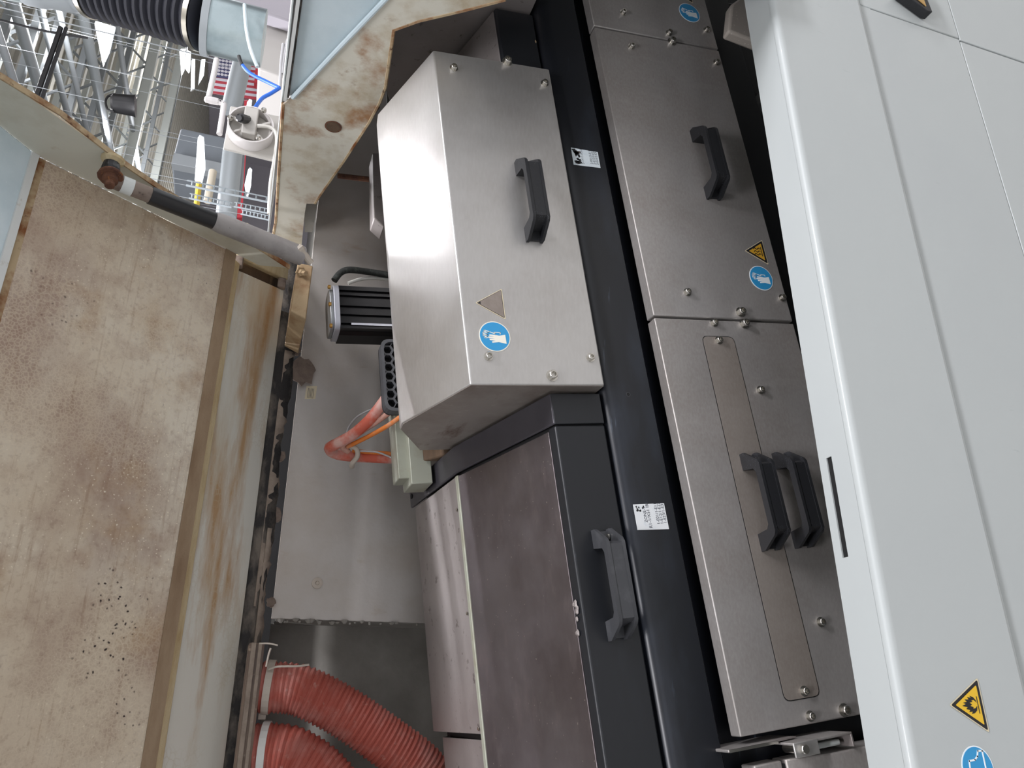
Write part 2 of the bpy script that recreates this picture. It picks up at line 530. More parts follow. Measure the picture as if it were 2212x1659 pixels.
M['red_hose'] = mat('red_flex_hose', 'a9574a', 0.6, 0.0, [
    ('noise', 14, 0.45, 0.72, 'b8857c', (1, 1, 1), 7, (0, 0, 0), 0.95), ('noise', 60, 0.62, 0.75, 'c6a69c', (1, 1, 1), 5, (0, 0, 0), 0.6)], bump=('noise', 200, 0.3, (1, 1, 1), 0.001))
M['red_cable'] = mat('red_cable', 'c05a45', 0.6, 0.0, [('noise', 20, 0.42, 0.62, 'c9a096', (1, 1, 1), 6)])
M['pink_cable'] = mat('dusty_pink_cable', 'c49a8c', 0.7, 0.0, [('noise', 30, 0.45, 0.7, 'a87868')])
M['orange_cable'] = mat('orange_cable', 'd2762e', 0.6, 0.0, [('noise', 24, 0.5, 0.7, 'c9a088')])
M['grey_cable'] = mat('grey_cable', 'b2b2b4', 0.5)
M['white_cable'] = mat('white_cable', 'd4d2cb', 0.5)
M['braid'] = mat('black_braided_sleeve', '1f221f', 0.7, 0.0, [('noise', 160, 0.5, 0.7, '3b3f3a')], bump=('noise', 300, 0.8, (1, 1, 1), 0.002))
M['zip'] = mat('dusty_zip_tie', 'b5ab9f', 0.6)
M['zip_white'] = mat('white_zip_tie', 'd2d3cf', 0.5)
M['rail'] = mat('brown_dust_rail', '6f6058', 0.6, 0.0, [('noise', 16, 0.4, 0.7, '8a7768', (0.3, 1, 1), 7), ('noise', 60, 0.62, 0.7, 'a89684')], bump=('noise', 140, 0.5, (1, 1, 1), 0.002))
M['wood_rust'] = mat('dirty_brown_block', '5c4835', 0.85, 0.0, [('noise', 14, 0.4, 0.7, '2e241c', (0.3, 1, 1.5), 7), ('noise', 20, 0.6, 0.75, '9a8464', (0.4, 1, 1), 6)], bump=('noise', 100, 0.5, (1, 1, 1), 0.002))
M['bar_grey'] = mat('greenish_grey_bar', '9fa193', 0.5, 0.3, [('noise', 14, 0.45, 0.7, '8a8572')])
M['beige'] = mat('dusty_beige_casting', 'aaa299', 0.6, 0.0, [('dot', 160, 0.2, 0.1, 'd6d0c8', (1, 1, 1), 2, (0, 0, 0), 0.8)])
# background
M['galv'] = mat('galvanised_duct', 'b4c2c4', 0.3, 0.8, [('noise', 8, 0.4, 0.7, '98a8ab')])
M['duct_grey'] = mat('grey_duct', '9da3a6', 0.5, 0.4)
M['flexhose'] = mat('black_flex_hose', '33343b', 0.45, 0.0)
M['clamp'] = mat('steel_clamp', 'bdb9ac', 0.3, 1.0)
M['joist'] = mat('grey_joist_paint', '8b9093', 0.6, 0.1)
M['joist_light'] = mat('light_joist_paint', 'b4b8b4', 0.6, 0.0)
M['pipe_dark'] = mat('dark_conduit', '2e2e30', 0.5, 0.3)
M['deck'] = mat('pale_roof_deck', 'bdbab0', 0.7, 0.0, [('noise', 1.5, 0.4, 0.7, 'a9a69c')])
M['deck_rib'] = mat('roof_deck_rib', 'a6a39a', 0.7)
M['wall_far'] = mat('lavender_grey_wall', 'a9a5ac', 0.8, 0.0, [('noise', 0.4, 0.4, 0.7, 'a19da5')])
M['wall_end'] = mat('pale_hall_wall', 'b9b6b2', 0.85)
M['concrete'] = mat('grey_concrete_floor', 'adaba7', 0.7, 0.0, [('noise', 1.2, 0.4, 0.7, '9c9a96')])
M['lamp'] = mat('lit_lamp_diffuser', 'ffffff', 0.5, 0, emit=('f2f8ff', 6.0))
M['lamp_case'] = mat('lamp_housing', 'c8cccc', 0.5)
M['pendant'] = mat('black_pendant', '0f0f11', 0.4)
M['pvc'] = mat('white_pvc_pipe', 'd6d2d0', 0.45)
M['fan'] = mat('pale_grey_housing', 'bdbab4', 0.5)
M['blue_tube'] = mat('blue_air_tube', '2f6fd8', 0.3)
M['flag_red'] = mat('flag_red', '93323c', 0.9)
M['flag_white'] = mat('flag_white', 'a8a5ac', 0.9)
M['flag_blue'] = mat('flag_blue', '3a3a58', 0.9)
M['red_paint'] = mat('red_beam_paint', '9c2631', 0.6)
M['box_grey'] = mat('blue_grey_steel_box', '6f757b', 0.6)
M['strutpost'] = mat('zinc_strut_channel', 'aab3b8', 0.4, 0.5)
M['yellow_paint'] = mat('yellow_paint', 'c2a63a', 0.6)
M['duct_cream'] = mat('cream_pipe', 'b9b1a0', 0.6)
M['sight'] = mat('amber_sight_glass', 'a8834a', 0.4, 0.0, [('noise', 12, 0.4, 0.7, 'c2a060')])
# ------------------------------------------------------------------ shared small meshes
def mesh_of(mb, name, mt, bevel=0.0):
    me = bpy.data.meshes.new(name)
    me.from_pydata([tuple(p) for p in mb.v], [], mb.f)
    bm = bmesh.new()
    bm.from_mesh(me)
    bmesh.ops.recalc_face_normals(bm, faces=bm.faces)
    if bevel:
        bmesh.ops.bevel(bm, geom=[e for e in bm.edges if e.calc_face_angle(0) > 0.5], offset=bevel, segments=2, affect='EDGES', clamp_overlap=True)
    bm.to_mesh(me)
    bm.free()
    for p in me.polygons:
        p.use_smooth = True
    try:
        me.set_sharp_from_angle(angle=math.radians(35))
    except Exception:
        pass
    me.materials.append(mt)
    return me


def Lc(x, y, z):
    return Vector((x, y, z))


def bolt_mesh(k, name, mt):
    mb = MB()
    mb.lathe((0, 0, 0), (0, 0, 1), [(0.0066 * k, 0), (0.0066 * k, 0.0014), (0.0046 * k, 0.0015), (0.0047 * k, 0.0060 * k), (0.0041 * k, 0.0067 * k),
                                    (0.0027 * k, 0.0067 * k), (0.0024 * k, 0.0034 * k)], 12)
    return mesh_of(mb, name, mt)


BOLT = bolt_mesh(1.0, 'bolt', M['bolt'])
BOLT_L = bolt_mesh(1.28, 'bolt', M['bolt'])
HEX = mesh_of(MB().lathe((0, 0, 0), (0, 0, 1), [(0.0044, 0), (0.0044, 0.0025), (0.0036, 0.0032), (0.0010, 0.0030)], 12), 'screw', M['bolt'])


def umat(x, y, z, out=None):
    """matrix whose local Z points out of a tool-carrier front face (towards the aisle)"""
    mm = Matrix((UX, UZ, -UY)).transposed().to_4x4()
    mm.translation = U(x, y, z)
    return mm


def bolts(parent, y, pix, big=()):
    for q in pix:
        p = up(q[0], q[1], 1, y)
        inst(BOLT_L if q in big else BOLT, 'bolt', umat(p.x, y, p.z), parent)


def handle_mesh(mt):
    mb = MB()
    full = [(-.0685, 0), (-.0685, .009), (-.052, .035), (-.047, .038), (.047, .038), (.052, .035), (.0685, .009), (.0685, 0),
            (.045, 0), (.042, .023), (.036, .0275), (-.036, .0275), (-.042, .023), (-.045, 0)]
    mid = [(-.066, 0), (-.066, .004), (-.053, .005), (-.049, .030), (-.045, .0372), (.045, .0372), (.049, .030), (.053, .005), (.066, .004), (.066, 0),
           (.045, 0), (.042, .023), (.036, .0275), (-.036, .0275), (-.042, .023), (-.045, 0)]
    for y0, y1, pr in ((-.013, -.0085, full), (-.0085, .0085, mid), (.0085, .013, full)):
        n = len(pr)
        mb.add([(a, y0, b) for a, b in pr] + [(a, y1, b) for a, b in pr],
               [tuple(range(n)), tuple(range(2 * n - 1, n - 1, -1))] + [(i, i + n, (i + 1) % n + n, (i + 1) % n) for i in range(n)])
    return mesh_of(mb, 'handle', mt)


HANDLE = handle_mesh(M['plastic'])
HANDLE_G = handle_mesh(M['plastic_grey'])


def handle(parent, x, y, z, me=None, flip=False, tilt=0.0):
    mm = umat(x, y, z)
    if tilt:
        mm = mm @ Matrix.Rotation(tilt, 4, 'Z')
    h = inst(me or HANDLE, 'handle', mm, parent)
    for s in (-1, 1):
        inst(HEX, 'screw', mm @ Matrix.Translation((s * .0585, 0, .0048)), h)
    return h


# ------------------------------------------------------------------ flat print helpers
def flat(name, F, y, pts, mt, parent, t=0.0003):
    mb = MB()
    mb.slab([F(a, y, b) for a, b in pts], (0, -t, 0))
    return mb.build(name, mt, parent)


def circ(cx, cz, r, n=40):
    return [(cx + r * math.cos(2 * math.pi * k / n), cz + r * math.sin(2 * math.pi * k / n)) for k in range(n)]


def rounded(pts, r, n=4):
    out = []
    m_ = len(pts)
    for i in range(m_):
        a, b, c = Vector(pts[i - 1]), Vector(pts[i]), Vector(pts[(i + 1) % m_])
        d1, d2 = (a - b).normalized(), (c - b).normalized()
        for k in range(n + 1):
            t = k / n
            p = (b + d1 * r) * (1 - t) ** 2 + b * 2 * t * (1 - t) + (b + d2 * r) * t * t
            out.append((p.x, p.y))
    return out


def ribbon(name, F, y, line, wd, mt, parent):
    mb = MB()
    for i in range(len(line) - 1):
        a, b = Vector(line[i]), Vector(line[i + 1])
        d = (b - a).normalized()
        n = Vector((-d.y, d.x)) * wd / 2
        a2, b2 = a - d * wd * .4, b + d * wd * .4
        mb.slab([F(q.x, y, q.y) for q in (a2 + n, b2 + n, b2 - n, a2 - n)], (0, -.0002, 0))
    return mb.build(name, mt, parent)


def glove_sticker(F, y, cx, cz, r, parent, pm, rot=0.0):
    s = flat('glove_sticker', F, y, circ(cx, cz, r), pm, parent, .0003)
    s['label'] = 'round blue sticker with white gloves'
    flat('blue_disc', F, y - .0003, circ(cx, cz, r * .94), M['blue_sticker'], s, .0002)
    T = lambda q: [(cx + a * r, cz + b * r) for a, b in q]
    solid = [(-.48, -.70), (-.38, -.22), (-.43, .20), (-.34, .22), (-.29, -.02), (-.27, .34), (-.17, .36), (-.15, .0), (-.12, .42), (-.02, .42), (-.02, .02),
             (.03, .36), (.12, .33), (.08, -.1), (.05, -.28), (.12, -.68)]
    flat('white_glove', F, y - .0005, T(solid), pm if pm is M['cream_print'] else M['white_print'], s, .0002)
    ln = [(.16, -.36), (.26, -.38), (.27, .02), (.16, -.04), (.30, .32), (.40, .62), (.33, .66), (.22, .40), (.26, .72), (.18, .75), (.10, .44), (.10, .74), (.02, .74),
          (-.01, .46), (-.06, .66), (-.13, .63), (-.10, .46)]
    ribbon('outlined_glove', F, y - .0005, T(ln), r * .045, pm if pm is M['cream_print'] else M['white_print'], s)
    return s


def tri_pts(cx, cz, h):
    w_ = h * .575
    return [(cx - w_, cz - h * .36), (cx + w_, cz - h * .36), (cx, cz + h * .64)]


def warn_sticker(F, y, cx, cz, h, parent, kind):
    rim = {'hot': M['sticker_rim'], 'fire': M['sticker_rim'], 'faded': M['sticker_rim']}[kind]
    s = flat('warning_sticker', F, y, rounded(tri_pts(cx, cz, h), h * .06), rim, parent, .0003)
    flat('black_border', F, y - .0003, rounded(tri_pts(cx, cz + h * .005, h * .92), h * .05), M['ink_black'], s, .0002)
    face = {'hot': M['amber'], 'fire': M['yellow'], 'faded': M['faded']}[kind]
    k = {'hot': .68, 'fire': .72, 'faded': .88}[kind]
    flat('face', F, y - .0005, rounded(tri_pts(cx, cz + h * .005, h * k), h * .03), face, s, .0002)
    if kind == 'hot':
        s['label'] = 'yellow triangle sticker with hot surface waves'
        for dx in (-.13, 0, .13):
            ribbon('wave', F, y - .0007, [(cx + h * (dx + .035 * math.sin(t * 1.25)), cz + h * (-.10 + .30 * t / 8)) for t in range(9)], h * .03, M['ink_black'], s)
        ribbon('bar', F, y - .0007, [(cx - h * .2, cz - h * .16), (cx + h * .2, cz - h * .16)], h * .03, M['ink_black'], s)
    elif kind == 'fire':
        s['label'] = 'yellow triangle sticker with black flame'
        fl = [(-.02, -.16), (-.12, -.13), (-.18, -.04), (-.19, .05), (-.145, .01), (-.15, .12), (-.11, .08), (-.09, .20), (-.05, .14), (-.02, .30), (.02, .18), (.05, .26), (.07, .13),
              (.12, .19), (.12, .06), (.17, .10), (.16, -.02), (.20, .02), (.17, -.09), (.10, -.15), (.05, -.165), (.11, -.09), (.10, -.01), (.07, -.04), (.05, .06), (.01, -.01), (-.02, .05), (-.05, -.04), (-.08, -.02), (-.07, -.10)]
        flat('flame', F, y - .0007, [(cx + a * h * .95, cz + b * h * .95) for a, b in fl], M['ink_black'], s, .0002)
        ribbon('ground_line', F, y - .0007, [(cx - h * .17, cz - h * .185), (cx + h * .17, cz - h * .185)], h * .02, M['ink_black'], s)
    else:
        s['label'] = 'worn triangle sticker with its print rubbed off'
        flat('worn_tip', F, y - .0007, [(cx - h * .05, cz + h * .46), (cx + h * .05, cz + h * .46), (cx, cz + h * .545)], M['ink_black'], s, .0002)
    return s


def text(s, size, F, x, y, z, mt, parent, name='print', rot=0.0):
    cu = bpy.data.curves.new('t', 'FONT')
    cu.body = s
    cu.size = size
    to = bpy.data.objects.new('t', cu)
    COL.objects.link(to)
    me = bpy.data.meshes.new_from_object(to)
    bpy.data.objects.remove(to)
    c, sn = math.cos(rot), math.sin(rot)
    vs_ = [F(x + p.co.x * c - p.co.y * sn, y, z + p.co.x * sn + p.co.y * c) for p in me.vertices]
    mb = MB()
    mb.add(vs_, [tuple(p.vertices) for p in me.polygons])
    bpy.data.meshes.remove(me)
    return mb.build(name, mt, parent)


# ------------------------------------------------------------------ the hall
def struct(o):
    o['kind'] = 'structure'
    return o


struct(MB().box(Lc, -14, 34, -9, 46, -0.12, 0.0).build('floor', M['concrete']))
struct(MB().box(Lc, -14, 34, -9, 46, 6.85, 7.0).build('ceiling', M['deck']))
struct(MB().box(Lc, -14, 34, 45.8, 46, 0, 6.85).build('wall_back', M['wall_far']))
struct(MB().box(Lc, 33.8, 34, -9, 45.8, 0, 6.85).build('wall_right', M['wall_far']))

# ------------------------------------------------------------------ tool carrier: beam and its interior
beam = thing('black_beam', 'long black steel beam running between the steel covers and the access panels', 'beam', U(.4, .92, -.95))
prof = [(.9155, -.497), (.915, -.497), (.905, -.4985), (.8985, -.503), (.8955, -.511), (.895, -.522), (.895, -.5225), (.895, -.5725), (.895, -.573), (.9, -.577), (.925, -.578), (.925, -.95), (1.0, -.95), (1.0, -.497)]
MB().prism(U, prof, -.75, 2.2).build('rail', M['beam'], beam, smooth=True)
# round sight hole in the beam face
p = up(1357, 852, 1, .895)
MB().lathe(U(p.x, .8953, p.z), -UY, [(.0034, 0), (.0034, .0006), (.0026, .0006), (.0026, .0002)], 16).build('hole_rim', M['plastic_grey'], beam)
MB().lathe(U(p.x, .8951, p.z), -UY, [(.0026, 0), (.0026, .0004)], 14).build('screw_hole', M['void'], beam)


def sheet(name, pix, y, mt, parent):
    c = [up(a, b, 1, y) for a, b in pix]
    return MB().slab([U(q.x, y, q.z) for q in c], (0, -.0004, 0)).build(name, mt, parent), c


BY = .8948
lab, c = sheet('inventory_label', [(1367, 1090), (1434, 1087), (1445, 1143), (1377, 1145)], BY, M['label_paper'], beam)
lab['label'] = 'white paper label printed with zone codes'
x0 = min(q.x for q in c)
z1 = max(q.z for q in c)
wd = max(q.x for q in c) - x0
hd = z1 - min(q.z for q in c)
rows = [('ZONE-1', .30, .10, .38), ('R1-1/X51 IR1-', .08, .11, .50), ('1-E01/1-E11', .20, .10, .76), ('1-E12/1-E22', .20, .10, .87), ('1-E23/1-E31', .22, .10, .98)]
for s_, fx, fs, fz in rows:
    text(s_, hd * fs * 1.25, U, x0 + wd * fx, BY - .0006, z1 - hd * (fz - .02), M['ink'], lab)
for k in range(9):
    a, b = x0 + wd * (.70 + .25 * random.random()), z1 - hd * (.06 + .26 * random.random())
    flat('ink_smudge', U, BY - .0005, [(a, b), (a + .0022, b + .0008), (a + .003, b - .001), (a + .0008, b - .0016)], M['ink_black'], lab, .0001)
lab2, c = sheet('inventory_label', [(1233, 319), (1291, 329), (1297, 363), (1239, 356)], BY, M['label_worn'], beam)
lab2['label'] = 'white paper label with its dark code patch scuffed away'
x0 = min(q.x for q in c)
z1 = max(q.z for q in c)
wd = max(q.x for q in c) - x0
hd = z1 - min(q.z for q in c)
for s_, fx, fs, fz in [('2-1X12 2X2-2', .10, .09, .42), ('2-E01/2-E11', .16, .10, .74), ('2-E12/2-E22', .16, .10, .85), ('2-E23/2-E31', .16, .10, .96)]:
    text(s_, hd * fs * 1.15, U, x0 + wd * fx, BY - .0006, z1 - hd * (fz - .02), M['ink'], lab2)
for k in range(16):
    a, b = x0 + wd * (.03 + .78 * random.random()), z1 - hd * (.05 + .22 * random.random())
    s1, s2 = .002 + .005 * random.random(), .001 + .003 * random.random()
    flat('scuff_patch', U, BY - .0005, [(a, b), (a + s1, b + s2), (a + s1 * 1.3, b - s2), (a + s1 * .4, b - s2 * 1.6)], M['ink_black'] if k % 3 else M['scuff'], lab2, .0001)

# ------------------------------------------------------------------ upper steel cover
CX0, CX1 = .344, .894
cov = thing('steel_cover', 'brushed steel machine cover with one black handle and worn stickers above the black beam', 'machine cover', U(.62, 1.0, -.495))
lip = up(864, 927, 0, CX0)
low = up(907, 972, 0, CX0)
prof = [(.88, -.4935), (.88, -.300), (1.0373, -.2431), (lip.y, lip.z), (low.y, low.z), (low.y, -.4935)]
MB().prism(U, prof, CX0, CX1).build('shell', M['steel'], cov, bevel=.0022, seg=3)
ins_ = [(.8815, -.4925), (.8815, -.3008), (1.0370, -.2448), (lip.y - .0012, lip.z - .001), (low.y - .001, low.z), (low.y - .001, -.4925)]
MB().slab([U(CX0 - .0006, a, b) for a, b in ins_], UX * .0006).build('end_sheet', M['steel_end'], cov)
handle(cov, .632, .88, -.420)
bolts(cov, .88, [(980, 148), (1095, 134), (1176, 181), (1055, 770), (1192, 812), (1275, 773)], [(1095, 134), (1192, 812)])
p = up(1068.5, 727, 1, .88)
glove_sticker(U, .8798, p.x, p.z, .0222, cov, M['cream_print'])
p = up(1066, 656, 1, .88)
warn_sticker(U, .8798, p.x, p.z, .041, cov, 'faded')

# next cover along the beam, and the black tool block between the two
nxt = thing('steel_cover', 'dull steel machine cover at the top edge, half hidden by the rusty hood end', 'machine cover', U(1.3, 1.0, -.495))
MB().prism(U, prof, 1.042, 1.62).build('shell', M['steel_dull'], nxt, bevel=.0022, seg=3)
tp = [(.90, -.494), (.90, -.417), (1.143, -.349), (1.39, -.33), (1.39, -.494)]
tp2 = [(.905, -.494), (.905, -.425), (1.143, -.352), (1.36, -.335), (1.36, -.494)]
blk = thing('tool_housing', 'small black tool housing squeezed in beyond the steel cover', 'tool housing', U(.98, 1.1, -.494))
MB().prism(U, [(.905, -.494), (.905, -.427), (.912, -.424), (.912, -.494)], .912, 1.034).build('front_plate', M['black'], blk, bevel=.002)
MB().prism(U, [(.9122, -.494), (.9122, -.4242), (1.143, -.352), (1.36, -.335), (1.36, -.494)], .912, 1.034).build('sloped_top', M['steel_dull'], blk, bevel=.002)
for a, b in ((1157, 90), (1171, 110)):
    p = up(a, b, 1, .905)
    flat('paint_chip', U, .9048, [(p.x - .004, p.z), (p.x, p.z + .0012), (p.x + .004, p.z + .0005), (p.x, p.z - .0016)], M['bracket'], blk)

# ------------------------------------------------------------------ lower-left tool housing (black frame, stained steel top)
tool = thing('tool_housing', 'large black tool housing with stained sloping steel top and a worn grey handle', 'tool housing', U(.05, 1.1, -.494))
r0 = up(1197, 916, 1, .90)
q1 = up(985, 1022, 0, r0.x)
q2 = up(887, 1098, 0, r0.x)
XB = r0.x
q1b, q2b = (q1.y, q1.z), (q2.y, q2.z)
MB().strip(U, [(.90, -.494), (.90, r0.z), q1b, q2b], XB, .3395, -.006).build('frame_band', M['black_slope'], tool, bevel=.002)
MB().box(U, XB, .3395, .8995, .905, -.494, r0.z - .001).build('frame_front', M['black'], tool, bevel=.001)
d1 = (Vector(q1b) - Vector((.90, r0.z))).normalized()
n1 = Vector((-d1.y, d1.x))
# front plate with rounded upper nosing
MB().strip(U, [(.90, -.494), (.90, r0.z - .001), (.90 + d1.x * .016, r0.z - .001 + d1.y * .016)], -.75, XB - .0022, -.005).build('front_plate', M['black'], tool, bevel=.0025, seg=3)
s0 = (.90 + d1.x * .017, r0.z - .002 + d1.y * .017)
MB().strip(U, [s0, (q1.y - .003, q1.z - .0022)], -.75, XB - .0055, -.004).build('sloped_plate', M['steel_dark'], tool, bevel=.001)
MB().prism(U, [(q1.y - .002, q1.z - .001), (q1.y + .007, q1.z + .0005), (q1.y + .007, q1.z - .008), (q1.y - .002, q1.z - .008)], -.75, XB - .004).build('joint_strip', M['bar_grey'], tool, bevel=.001)
lt = up(890, 1100, 1, 1.38)
MB().strip(U, [(q1.y + .008, q1.z - .0015), (q2.y - .03, q2.z - .004), (q2.y - .012, q2.z - .006), (q2.y - .002, q2.z - .016), (q2.y, q2.z - .12)], -.086, XB - .004, -.003).build('rear_plate', M['steel_dull'], tool, bevel=.001)
MB().strip(U, [(q1.y + .008, q1.z - .012), (q2.y - .03, q2.z - .016), (q2.y - .002, q2.z - .14)], -.75, -.096, -.003).build('rear_plate', M['steel_dull'], tool, bevel=.001)
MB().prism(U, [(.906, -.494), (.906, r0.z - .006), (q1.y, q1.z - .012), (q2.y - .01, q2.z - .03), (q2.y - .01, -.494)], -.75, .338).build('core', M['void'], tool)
MB().lathe(U(XB + .020, q2.y - .012, q2.z - .0005), UZ, [(.005, 0), (.005, .0008)], 14).build('fixing_hole', M['void'], tool)
h = handle(tool, .0815, .90, -.4605, HANDLE_G)
for a, b in ((992, 1095), (1013, 1323), (1035, 1575)):
    p = up(a, b, 2, q1.z + .0022)
    MB().lathe(U(p.x, q1.y + .014, q1.z + .0003), UZ, [(.0028, 0), (.0028, .0008), (.0018, .0014)], 10).build('rivet', M['bolt'], tool)
for k in range(9):
    t = random.random()
    xx = up(1248 + 6 * t, 1300 + 75 * t, 1, .905).x
    yy = .905 + .010 * random.random()
    MB().lathe(U(xx, yy, r0.z + (yy - .90) * d1.y / d1.x), UZ, [(.003 + .002 * random.random(), 0), (.002, .0018)], 6).build('glue_blob', M['steel_dull'], tool)

# ------------------------------------------------------------------ lower steel access panels
PZ0, PZ1, PY0, PY1 = -.849, -.595, .88, .901


def panel(label, x0, x1):
    t = thing('access_panel', label, 'access panel', U((x0 + x1) / 2, PY1, PZ0))
    MB().box(U, x0, x1, PY0, PY1, PZ0, PZ1).build('plate', M['steel_panel'], t, bevel=.0016, seg=2)
    return t


pr = panel('satin steel access panel with one black handle beside a hot surface sticker', .4555, 1.0045)
handle(pr, .74, PY0, -.753)
bolts(pr, PY0, [(1364, 101), (1451, 91), (1547, 136), (1484, 632), (1599, 675), (1689, 644)], [(1451, 91), (1599, 675)])
p = up(1644, 601, 1, PY0)
glove_sticker(U, PY0 - .0002, p.x, p.z, .0222, pr, M['white_print'])
SGX, SGZ = p.x, p.z
p = up(1637, 544, 1, PY0)
warn_sticker(U, PY0 - .0002, p.x, p.z, .0405, pr, 'hot')
WDX = p.x - SGX

p2_ = panel('satin steel access panel cut off by the top edge of the photo', 1.0085, 1.60)
bolts(p2_, PY0, [(1346, 28), (1445, 72), (1526, 65)])
p = up(1489, 28, 1, PY0)
glove_sticker(U, PY0 - .0002, p.x, p.z, .0222, p2_, M['white_print'])
warn_sticker(U, PY0 - .0002, p.x + WDX, p.z, .0405, p2_, 'hot')

pl = panel('wide satin steel access panel carrying two black handles side by side', -.1155, .4515)
ins = [(-.0845, -.7262), (.4235, -.7262), (.4235, -.671), (-.0845, -.671)]
flat('groove', U, PY0 - .0001, rounded([(-.0857, -.7274), (.4247, -.7274), (.4247, -.6698), (-.0857, -.6698)], .010), M['void'], pl, .0002)
flat('insert_plate', U, PY0 - .0002, rounded(ins, .009), M['steel_insert'], pl, .0006)
handle(pl, .171, PY0, -.7005, tilt=0)
handle(pl, .171, PY0, -.757)
bolts(pl, PY0, [(1542, 698), (1607, 700), (1642, 843), (1552, 736), (1772, 1344), (1736, 1493), (1749, 1547), (1822, 1534)], [(1607, 700), (1822, 1534)])
e = up(1837, 1416, 1, PY0)
glove_sticker(U, PY0 - .0002, e.x, e.z - .0222, .0222, pl, M['white_print'])
e2 = up(1823, 1328, 1, PY0)
warn_sticker(U, PY0 - .0002, e2.x, e2.z - .026, .0405, pl, 'hot')

# ------------------------------------------------------------------ latch and panel at the lower left
lp = thing('access_panel', 'steel access panel cut off by the bottom edge beside the latch', 'access panel', U(-.3, .9, PZ0))
MB().box(U, -.60, -.1475, .872, .90, -.640, -.600).build('plate', M['steel_panel'], lp, bevel=.002)
MB().prism(U, [(.872, -.646), (.852, -.700), (.852, -.93), (.90, -.93), (.90, -.646)], -.60, -.1475).build('sloped_front', M['steel_panel'], lp, bevel=.002)
MB().box(U, -.60, -.152, .874, .884, -.6455, -.6405).build('joint', M['void'], lp)
lat = thing('latch_hinge', 'bent steel latch hinge with round pin below the wide access panel', 'latch', U(-.14, .88, -.72))
ta, tb = up(1575, 1631, 1, .868), up(1684, 1609, 1, .868)
tx0, tx1, tz0, tz1 = ta.x + .002, up(1620, 1611, 1, .868).x, tb.z, ta.z
MB().box(U, tx0, tx1, .868, .925, tz0, tz1).build('tongue', M['steel_panel'], lat, bevel=.001)
MB().box(U, tx0, tx1, .8665, .8682, tz0 + .002, tz1 - .001).build('tongue_edge', M['bolt'], lat)
MB().prism(U, [(.868, tz0), (.872, tz0 - .030), (.925, tz0 - .030), (.925, tz0)], tx0 + .002, tx1).build('tongue_root', M['steel_dull'], lat)
pc = up(1732, 1618, 1, .846)
cz1, cz0 = up(1712, 1610, 1, .846).z, up(1845, 1600, 1, .846).z
cx1, cx0 = up(1760, 1596, 1, .846).x, up(1760, 1630, 1, .846).x
cm = up(1768, 1615, 1, .846).z
MB().box(U, cx1 - .003, cx1, .846, .905, cz0, cz1).build('clip_top', M['steel_panel'], lat, bevel=.001)
MB().box(U, cx0, cx1, .844, .847, cm, cz1).build('clip_front', M['steel'], lat, bevel=.001)
MB().box(U, cx0, cx1, .847, .905, cm, cm + .003).build('clip_wall', M['steel'], lat, bevel=.0008)
MB().box(U, cx0, cx1, .846, .905, cz0, cz0 + .003).build('clip_wall', M['steel_dull'], lat, bevel=.0008)
MB().box(U, cx0 + .003, cx1 - .007, .856, .90, cz0 + .012, cm - .001).build('slide', M['label_white'], lat, bevel=.002)
MB().lathe(U(pc.x, .846, pc.z), (0, -1, 0), [(.0055, -.03), (.0055, .007), (.0048, .008)], 16).build('pin', M['bolt'], lat)

# dark interior behind the lower gap
core = thing('machine_base', 'dark machine base seen through the gap under the access panels', 'machine base', H(.4, 1.2, -1.65))
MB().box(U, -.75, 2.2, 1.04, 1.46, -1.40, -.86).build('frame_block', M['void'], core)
MB().tube([EYE + hp(1636, 463, 1, .95), EYE + hp(1705, 446, 1, .95)], .012, 10).build('conduit', M['grey_cable'], core)
b1 = hp(1590, 22, 1, .95)
c1 = hp(1530, 18, 1, .97)
MB().tube([H(b1.x, .95, b1.z), H(c1.x, .97, c1.z)], .012, 10).build('black_pipe', M['plastic'], core)
for a, b, c_, d in ((1640, 215, 1580, 330), (1690, 330, 1620, 400)):
    pa, pb = hp(a, b, 1, 1.0), hp(c_, d, 1, 1.0)
    MB().tube([H(pa.x, 1.0, pa.z), H(pb.x, 1.0, pb.z)], .016, 8).build('brace', M['plastic'], core)
cst = [hp(a, b, 1, .85) for a, b in ((1580, 8), (1574, 66), (1650, 96), (1645, -40))]
MB().slab([H(q.x, .85, q.z) for q in cst], (0.0, .022, 0)).build('beige_casting', M['beige'], core, bevel=.005, seg=3)
# ------------------------------------------------------------------ white lower front cover (hall frame)
WY = .66
zr = hp(1661, 0, 1, WY).z
zr = (zr + hp(1984, 1659, 1, WY).z) / 2
r_ = _ray(1745, 830)
lipY = (hp(1599, 0, 2, zr).y + hp(1890, 1659, 2, zr).y) / 2
zg0 = hp(1978, 525, 1, WY).z
zg1 = zg0 - .011
zs = hp(2204, 525, 1, WY + .006).z
xs = hp(1855, 10, 1, WY + .006).x
white = thing('front_cover', 'long white enamelled front cover with a flame warning sticker', 'machine cover', H(.4, .69, -1.64))
sa, sb = hp(1789, 988, 2, zr), hp(1830, 1203, 2, zr)
sx0, sx1 = min(sa.x, sb.x), max(sa.x, sb.x)
sy = (sa.y + sb.y) / 2
sy0, sy1 = sy - .0035, sy + .0055
T = .002
mb = MB()
mb.box(H, -.9, sx0, WY + .0098, lipY, zr - T, zr)
mb.box(H, sx1, 2.3, WY + .0098, lipY, zr - T, zr)
mb.box(H, sx0, sx1, WY + .0098, sy0, zr - T, zr)
mb.box(H, sx0, sx1, sy1, lipY, zr - T, zr)
mb.build('top_lip', M['white'], white)
MB().box(H, sx0 - .004, sx1 + .004, sy0 - .003, sy1 + .003, zr - .030, zr - T - .0002).build('slot_well', M['void'], white)
MB().box(H, -.9, 2.3, lipY - .002, lipY, zr - .03, zr - T).build('lip_return', M['white'], white)
